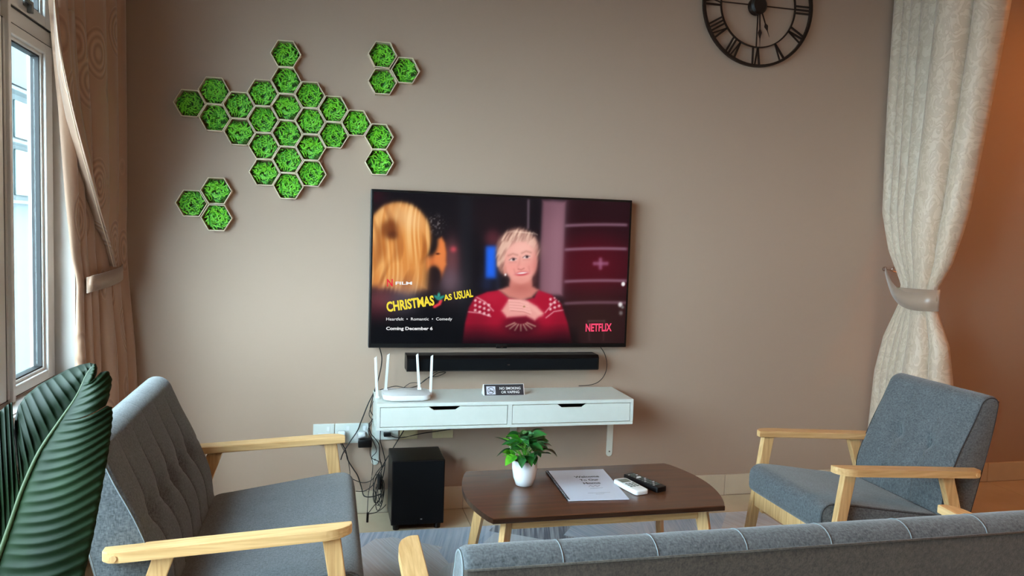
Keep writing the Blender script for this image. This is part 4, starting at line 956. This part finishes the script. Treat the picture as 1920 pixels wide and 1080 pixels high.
# ------------------------------------------------------------------ curtains
def interp(tab, z):
    tab = sorted(tab)
    if z <= tab[0][0]: return tab[0][1]
    for (a, va), (c, vc) in zip(tab[:-1], tab[1:]):
        if z <= c:
            t = (z-a)/(c-a); return va+(vc-va)*t
    return tab[-1][1]
def curtain_mesh(rows, fx, fa, nfold, z_tie, phase, ns=300, yw=.018):
    """rows: list of z; fx(z)->(y_front, y_back, x_centre, amplitude)"""
    verts, uvs, faces = [], [], []
    for z in rows:
        yf, yb2, xc, am = fx(z); 
        for k in range(ns+1):
            s = k/ns; sw = s+.012*math.sin(z*2.3+s*7)*4*s*(1-s)
            j = max(i for i in range(len(nfold)-1) if nfold[i] <= max(sw, 0)+1e-9); f = (sw-nfold[j])/(nfold[j+1]-nfold[j]); f = min(max(f, 0), 1)
            wd_ = nfold[j+1]-nfold[j]; bul = (1-(2*f-1)**2)**.5; a2 = am*min(1.25, .20+3.6*wd_)
            x = (xc[0]+(xc[1]-xc[0])*s)+phase*(a2*bul*1.5-am*.5)+.003*math.sin(s*31+z*3)
            y = min(-.004, yf+(yb2-yf)*s+yw*(f-.5)*bul*(.6+wd_))
            verts.append((x, y, z)); uvs.append((s*1.5, z))
    n = ns+1
    for i in range(len(rows)-1):
        for k in range(ns): faces.append((i*n+k, i*n+k+1, (i+1)*n+k+1, (i+1)*n+k))
    me = bpy.data.meshes.new('drape'); me.from_pydata(verts, [], faces); me.update()
    ul = me.uv_layers.new(name='UVMap'); lv = np.empty(len(me.loops), int); me.loops.foreach_get('vertex_index', lv); ul.data.foreach_set('uv', np.array(uvs)[lv].ravel())
    for p in me.polygons: p.use_smooth = True
    return me
def zrows(z0, z1, n=110): return [z0+(z1-z0)*i/n for i in range(n+1)]
# left curtain
ZT = 1.09
def fxL(z):
    yf = interp([(0.02, -.56), (.67, -.415), (.865, -.425), (ZT-.05, -.425), (ZT, -.42), (ZT+.05, -.44), (1.2, -.48), (1.35, -.53), (1.66, -.635), (1.8, -.675), (2.04, -.735), (2.4, -.80), (2.9, -.86)], z)
    yb2 = interp([(0.02, -.02), (.65, -.02), (.9, -.02), (ZT-.04, -.02), (ZT+.04, -.02), (1.25, -.02), (1.6, -.02), (2.9, -.02)], z)
    am = interp([(0.02, .05), (.8, .038), (ZT-.05, .020), (ZT+.05, .020), (1.4, .036), (2.9, .066)], z)
    xb = interp([(0.02, -.985), (.6, -.995), (ZT-.05, -1.015), (1.3, -1.035), (2.9, -1.055)], z)
    xf = interp([(.02, -1.09), (1.15, -1.088), (1.7, -1.062), (2.9, -1.06)], z)
    return yf, yb2, (xf, xb), am
cl = thing('window_curtain', 'brown satin curtain with ring pattern tied back beside the window', 'curtain', (-1.03, -.4, 0))
me = curtain_mesh(zrows(.02, 2.86), fxL, None, [0, .10, .21, .34, .58, .80, 1.0001], ZT, 1)
for v in me.vertices: v.co -= Vector(cl.location)
me.materials.append(M['curtL']); dr = obj('drape', me, None, cl); md = dr.modifiers.new('s', 'SOLIDIFY'); md.thickness = .002
# overlapping front edge fold with pale hem
def strip(me_name, edge, wid, x_off, nseg=50):
    pass
bm = nb(); prev = None
EL = [(101, -10), (106, 45), (112, 95), (122, 150), (137, 220), (155, 290), (170, 345), (188, 410), (203, 460), (213, 500)]
pts = smoothpath([at(x, y, 0, -1.018) for i, (x, y) in enumerate(EL)], 6)
rows_ = []
for i, p in enumerate(pts):
    t = i/(len(pts)-1); row = []
    for k in range(15):
        s = k/14; wdt = .22*(1-t)+.05
        row.append(bm.verts.new((p.x-.020*math.sin(s*PI)+.012*math.sin(s*PI*2.3+t*1.5)-(.03*s), p.y+s*wdt, p.z+.02*s)))
    rows_.append(row)
for a, c in zip(rows_[:-1], rows_[1:]):
    for k in range(14): bm.faces.new((a[k], a[k+1], c[k+1], c[k]))
uvl = bm.loops.layers.uv.new('UVMap')
for f_ in bm.faces:
    for l in f_.loops: l[uvl].uv = (l.vert.co.y*1.6+.4, l.vert.co.z)
o = obj('front_fold', bm, M['curtL'], cl, True); md = o.modifiers.new('s', 'SOLIDIFY'); md.thickness = .002
b = nb(); tube(b, pts, .0022, 6); obj('hem', b, mat('pale_hem', (214, 186, 160), .5), cl, True)
def band(path, h0, h1, th, bevel=.002, tilt=0):
    bm = nb(); A_, B_ = [], []
    n = len(path)
    for i, (x, y, z) in enumerate(path):
        A_.append(bm.verts.new((x, y, z-h0))); B_.append(bm.verts.new((x, y, z+h1)))
    for i in range(n-1): bm.faces.new((A_[i], A_[i+1], B_[i+1], B_[i]))
    return bm
path = []
for i in range(25):
    t = i/24; a = PI*1.45*t-.85
    path.append((-1.045+.042*math.sin(a), -.235-.205*math.cos(a), ZT-.012+.055*t))
o = obj('tieback', band(smoothpath(path, 2), .030, .030, 0), M['tieL'], cl, True, label='brown satin band'); md = o.modifiers.new('s', 'SOLIDIFY'); md.thickness = .004
# right divider curtain
ZR = 1.075
def fxR(z):
    ybk = interp([(0.02, -.015), (.66, -.05), (.85, -.10), (ZR-.05, -.20), (ZR+.06, -.21), (1.3, -.10), (1.5, -.03), (2.1, -.02), (2.9, -.02)], z)
    yfr = interp([(0.02, -.62), (.66, -.52), (.85, -.49), (ZR-.05, -.405), (ZR+.05, -.405), (1.25, -.475), (1.5, -.545), (1.9, -.605), (2.4, -.67), (2.9, -.71)], z)
    am = interp([(0.02, .08), (.7, .07), (ZR-.05, .034), (ZR+.05, .034), (1.4, .075), (2.9, .105)], z)
    xb = interp([(.02, 2.69), (.7, 2.69), (ZR, 2.68), (1.45, 2.695), (2.9, 2.69)], z)
    return yfr, ybk, (2.705, xb), am
cr = thing('divider_curtain', 'champagne damask curtain tied back at the right end of the television wall', 'curtain', (2.70, -.35, 0))
me = curtain_mesh(zrows(.02, 2.86), fxR, None, [0, .17, .47, .66, .79, .895, 1.0001], ZR, -1, yw=.06)
for v in me.vertices: v.co -= Vector(cr.location)
me.materials.append(M['curtR']); dr = obj('drape', me, None, cr); md = dr.modifiers.new('s', 'SOLIDIFY'); md.thickness = .002
path = []
for i in range(25):
    t = i/24; a = PI*1.0*t
    path.append((2.70-.064*math.sin(a), -.305-.140*math.cos(a), ZR+.012-.004*t))
path2 = [(2.700, -.447, 1.075), (2.652, -.415, 1.068), (2.634, -.34, 1.062), (2.634, -.26, 1.072), (2.652, -.18, 1.105), (2.685, -.10, 1.155), (2.715, -.035, 1.203)]
o = obj('tieback', band(smoothpath(path, 2), .022, .034, 0), M['tieR'], cr, True, label='taupe satin band'); md = o.modifiers.new('s', 'SOLIDIFY'); md.thickness = .003
bm = nb(); pth = smoothpath(path2, 4); A_, B_ = [], []
for i, p in enumerate(pth):
    t = i/(len(pth)-1); h = .040*(1-t)**.7+.014; A_.append(bm.verts.new((p.x-.003, p.y, p.z-h-.004))); B_.append(bm.verts.new((p.x-.003, p.y, p.z+h-.006)))
for i in range(len(pth)-1): bm.faces.new((A_[i], A_[i+1], B_[i+1], B_[i]))
o = obj('tieback', bm, M['tieR'], cr, True, label='taupe satin band'); md = o.modifiers.new('s', 'SOLIDIFY'); md.thickness = .003
hk = thing('curtain_hook', 'small chrome tieback hook on the wall beside the damask curtain', 'hook', (2.735, 0, 1.20))
b = nb(); disc(b, (2.735, -.0002, 1.20), (0, -1, 0), .013, .006, 18); obj('rosette', b, M['chrome'], hk)
b = nb(); tube(b, smoothpath([(2.735, -.004, 1.20), (2.733, -.045, 1.198), (2.737, -.062, 1.205), (2.752, -.066, 1.222), (2.757, -.064, 1.235)], 5), .0035, 8); obj('hook_arm', b, M['chrome'], hk, True)
b = nb(); tube(b, smoothpath([(2.735, -.03, 1.198), (2.765, -.035, 1.190), (2.79, -.04, 1.185)], 5), .003, 8); obj('hook_arm', b, M['chrome'], hk, True)
# rails above
for nm, lab, p0, p1 in (('curtain_rail', 'white curtain rail along the window wall near the ceiling', (-1.045, -3.7, 2.875), (-1.045, -.03, 2.875)), ('curtain_rail', 'white curtain rail of the divider curtain near the ceiling', (2.70, -3.0, 2.875), (2.70, -.03, 2.875))):
    b = nb(); box(b, p0[0]-.014, p0[0]+.014, p0[1], p1[1], 2.862, 2.89, .003)
    for k in range(6): box(b, p0[0]-.008, p0[0]+.008, p0[1]+.2+k*.6-.01, p0[1]+.2+k*.6+.01, 2.889, 3.0)
    tag(obj(nm, b, M['white']), lab, 'rail')
# lamp fittings that carry the ceiling lights
for nm, lab, x, y, s_ in (('ceiling_lamp', 'square ceiling lamp in the room beyond the divider curtain', 3.95, -.95, .2), ('ceiling_lamp', 'square ceiling lamp over the living room', 2.0, -3.2, .28)):
    b = frame_rect(nb(), x-s_, x+s_, y-s_, y+s_, 0, 1, .01) if False else bx(x-s_, x+s_, y-s_, y+s_, 2.94, 3.0, bev=.006)
    tag(obj(nm, b, M['white']), lab, 'lamp')

# ------------------------------------------------------------------ big foreground leaf plant
bp_ = thing('broadleaf_plant', 'large dark green pleated leaf of a floor plant in the left foreground', 'plant', (-.80, -2.45, 0))
def leaf_big_mat():
    m = mat('big_leaf', (36, 62, 40), .6, spec=.10); nt = m.node_tree; b = nt.nodes['Principled BSDF']; tc = nt.nodes.new('ShaderNodeTexCoord')
    n = nt.nodes.new('ShaderNodeTexNoise'); n.inputs['Scale'].default_value = 9; n.inputs['Detail'].default_value = 6; nt.links.new(tc.outputs['Object'], n.inputs['Vector'])
    r = nt.nodes.new('ShaderNodeValToRGB'); r.color_ramp.elements[0].position = .35; r.color_ramp.elements[1].position = .7
    r.color_ramp.elements[0].color = (*lin((10, 24, 10)), 1); r.color_ramp.elements[1].color = (*lin((26, 44, 24)), 1)
    nt.links.new(n.outputs[0], r.inputs[0]); nt.links.new(r.outputs[0], b.inputs['Base Color']); return m
MBL = leaf_big_mat(); MID = mat('leaf_midrib', (52, 70, 34), .6)
YL = -2.42
# rows of (midrib px, edge px, t) measured on the photograph, from tip to base
MR = [(177, 683), (163, 702), (144, 743), (111, 791), (74, 847), (44, 913), (22, 976), (0, 1039), (-30, 1120), (-66, 1210), (-100, 1300)]
def mpt(t):  # t in 0..10
    i = min(int(t), 9); f_ = t-i; a, c = MR[i], MR[i+1]; return (a[0]+(c[0]-a[0])*f_, a[1]+(c[1]-a[1])*f_)
def half(strips, side, nv):
    """strips: list of [(t_mid, edge_px, edge_py), ...] lobes; each lobe becomes a pleated patch joined to the midrib"""
    bm = nb(); ns = 16
    for lobe in strips:
        tt0, tt1 = lobe[0][0], lobe[-1][0]; n = max(6, int((tt1-tt0)*34)); rows = []
        for i in range(n+1):
            t = tt0+(tt1-tt0)*i/n
            for (a, c) in zip(lobe[:-1], lobe[1:]):
                if t <= c[0]+1e-9: break
            f_ = (t-a[0])/(c[0]-a[0]); ex, ey = a[1]+(c[1]-a[1])*f_, a[2]+(c[2]-a[2])*f_
            mx_, my_ = mpt(t); row = []
            for k in range(ns+1):
                s = k/ns
                bow = (.10 if side > 0 else -.02)*math.sin(s*PI)     # veins sweep forward
                x = mx_+(ex-mx_)*s; y = my_+(ey-my_)*s+bow*abs(ex-mx_)
                pl_ = (abs(math.sin(t*nv*PI))**.8)*.0058*min(1, s*4)*(1-.35*s)
                dep = (-.055*s if side > 0 else .06*s)+.03*s*s*(1 if side > 0 else -1)*.6-.02*math.sin(s*PI)
                row.append(bm.verts.new(at(x, y, 1, YL+dep+pl_-.02*(10-t)/10*0)))
            rows.append(row)
        for a, c in zip(rows[:-1], rows[1:]):
            for k in range(ns): bm.faces.new((a[k], a[k+1], c[k+1], c[k]))
    bmesh.ops.remove_doubles(bm, verts=bm.verts, dist=.0002)
    return bm
RS = [[(0, 178, 682), (.5, 181, 690), (1.0, 180, 700), (1.35, 173, 717)], [(1.35, 177, 716), (1.6, 190, 699), (1.85, 203, 696), (2.3, 210, 712), (2.75, 205, 740), (2.95, 198, 760)],
      [(2.95, 201, 762), (3.15, 210, 763), (3.6, 211, 780), (4.3, 208, 812), (5, 203, 850), (6, 190, 925), (7, 176, 1000), (8, 157, 1085), (9, 120, 1180), (10, -90, 1300)]]
LS = [[(0, 176, 682), (.4, 168, 680), (1, 150, 684), (1.6, 125, 693), (2.3, 98, 708), (3, 72, 722), (3.7, 48, 742), (4.4, 34, 762), (5.05, 27, 790), (5.25, 26, 806)],
      [(5.25, 24, 806), (5.45, 22, 754), (6, 12, 760), (7, -15, 785), (8, -70, 860), (9, -115, 1000), (10, -102, 1300)]]
lf = obj('leaf', half(RS, 1, 3.3), MBL, bp_, True); lf.modifiers.new('s', 'SOLIDIFY').thickness = .0012
l2 = obj('leaf', half(LS, -1, 2.6), MBL, bp_, True); l2.modifiers.new('s', 'SOLIDIFY').thickness = .0012
b = nb(); mp_ = [at(x, y, 1, YL-.004) for x, y in MR]; sp_ = smoothpath(mp_, 5); tube(b, sp_, .003, 8, rad=[.0010+.0042*i/(len(sp_)-1) for i in range(len(sp_))]); obj('midrib', b, MID, lf, True)
b = nb(); e = mp_[-1]; tube(b, smoothpath([e, e.lerp(Vector((-.80, -2.45, .30)), .5)+Vector((-.02, 0, 0)), Vector((-.80, -2.45, .25))], 6), .006, 10); obj('stalk', b, MID, bp_, True)
b = nb(); lathe(b, [(.085, 0), (.095, .01), (.125, .24), (.125, .26), (.115, .26), (.110, .225), (.02, .225)], -.80, -2.45, 36); obj('pot', b, M['pot'], bp_, True, auto=40)
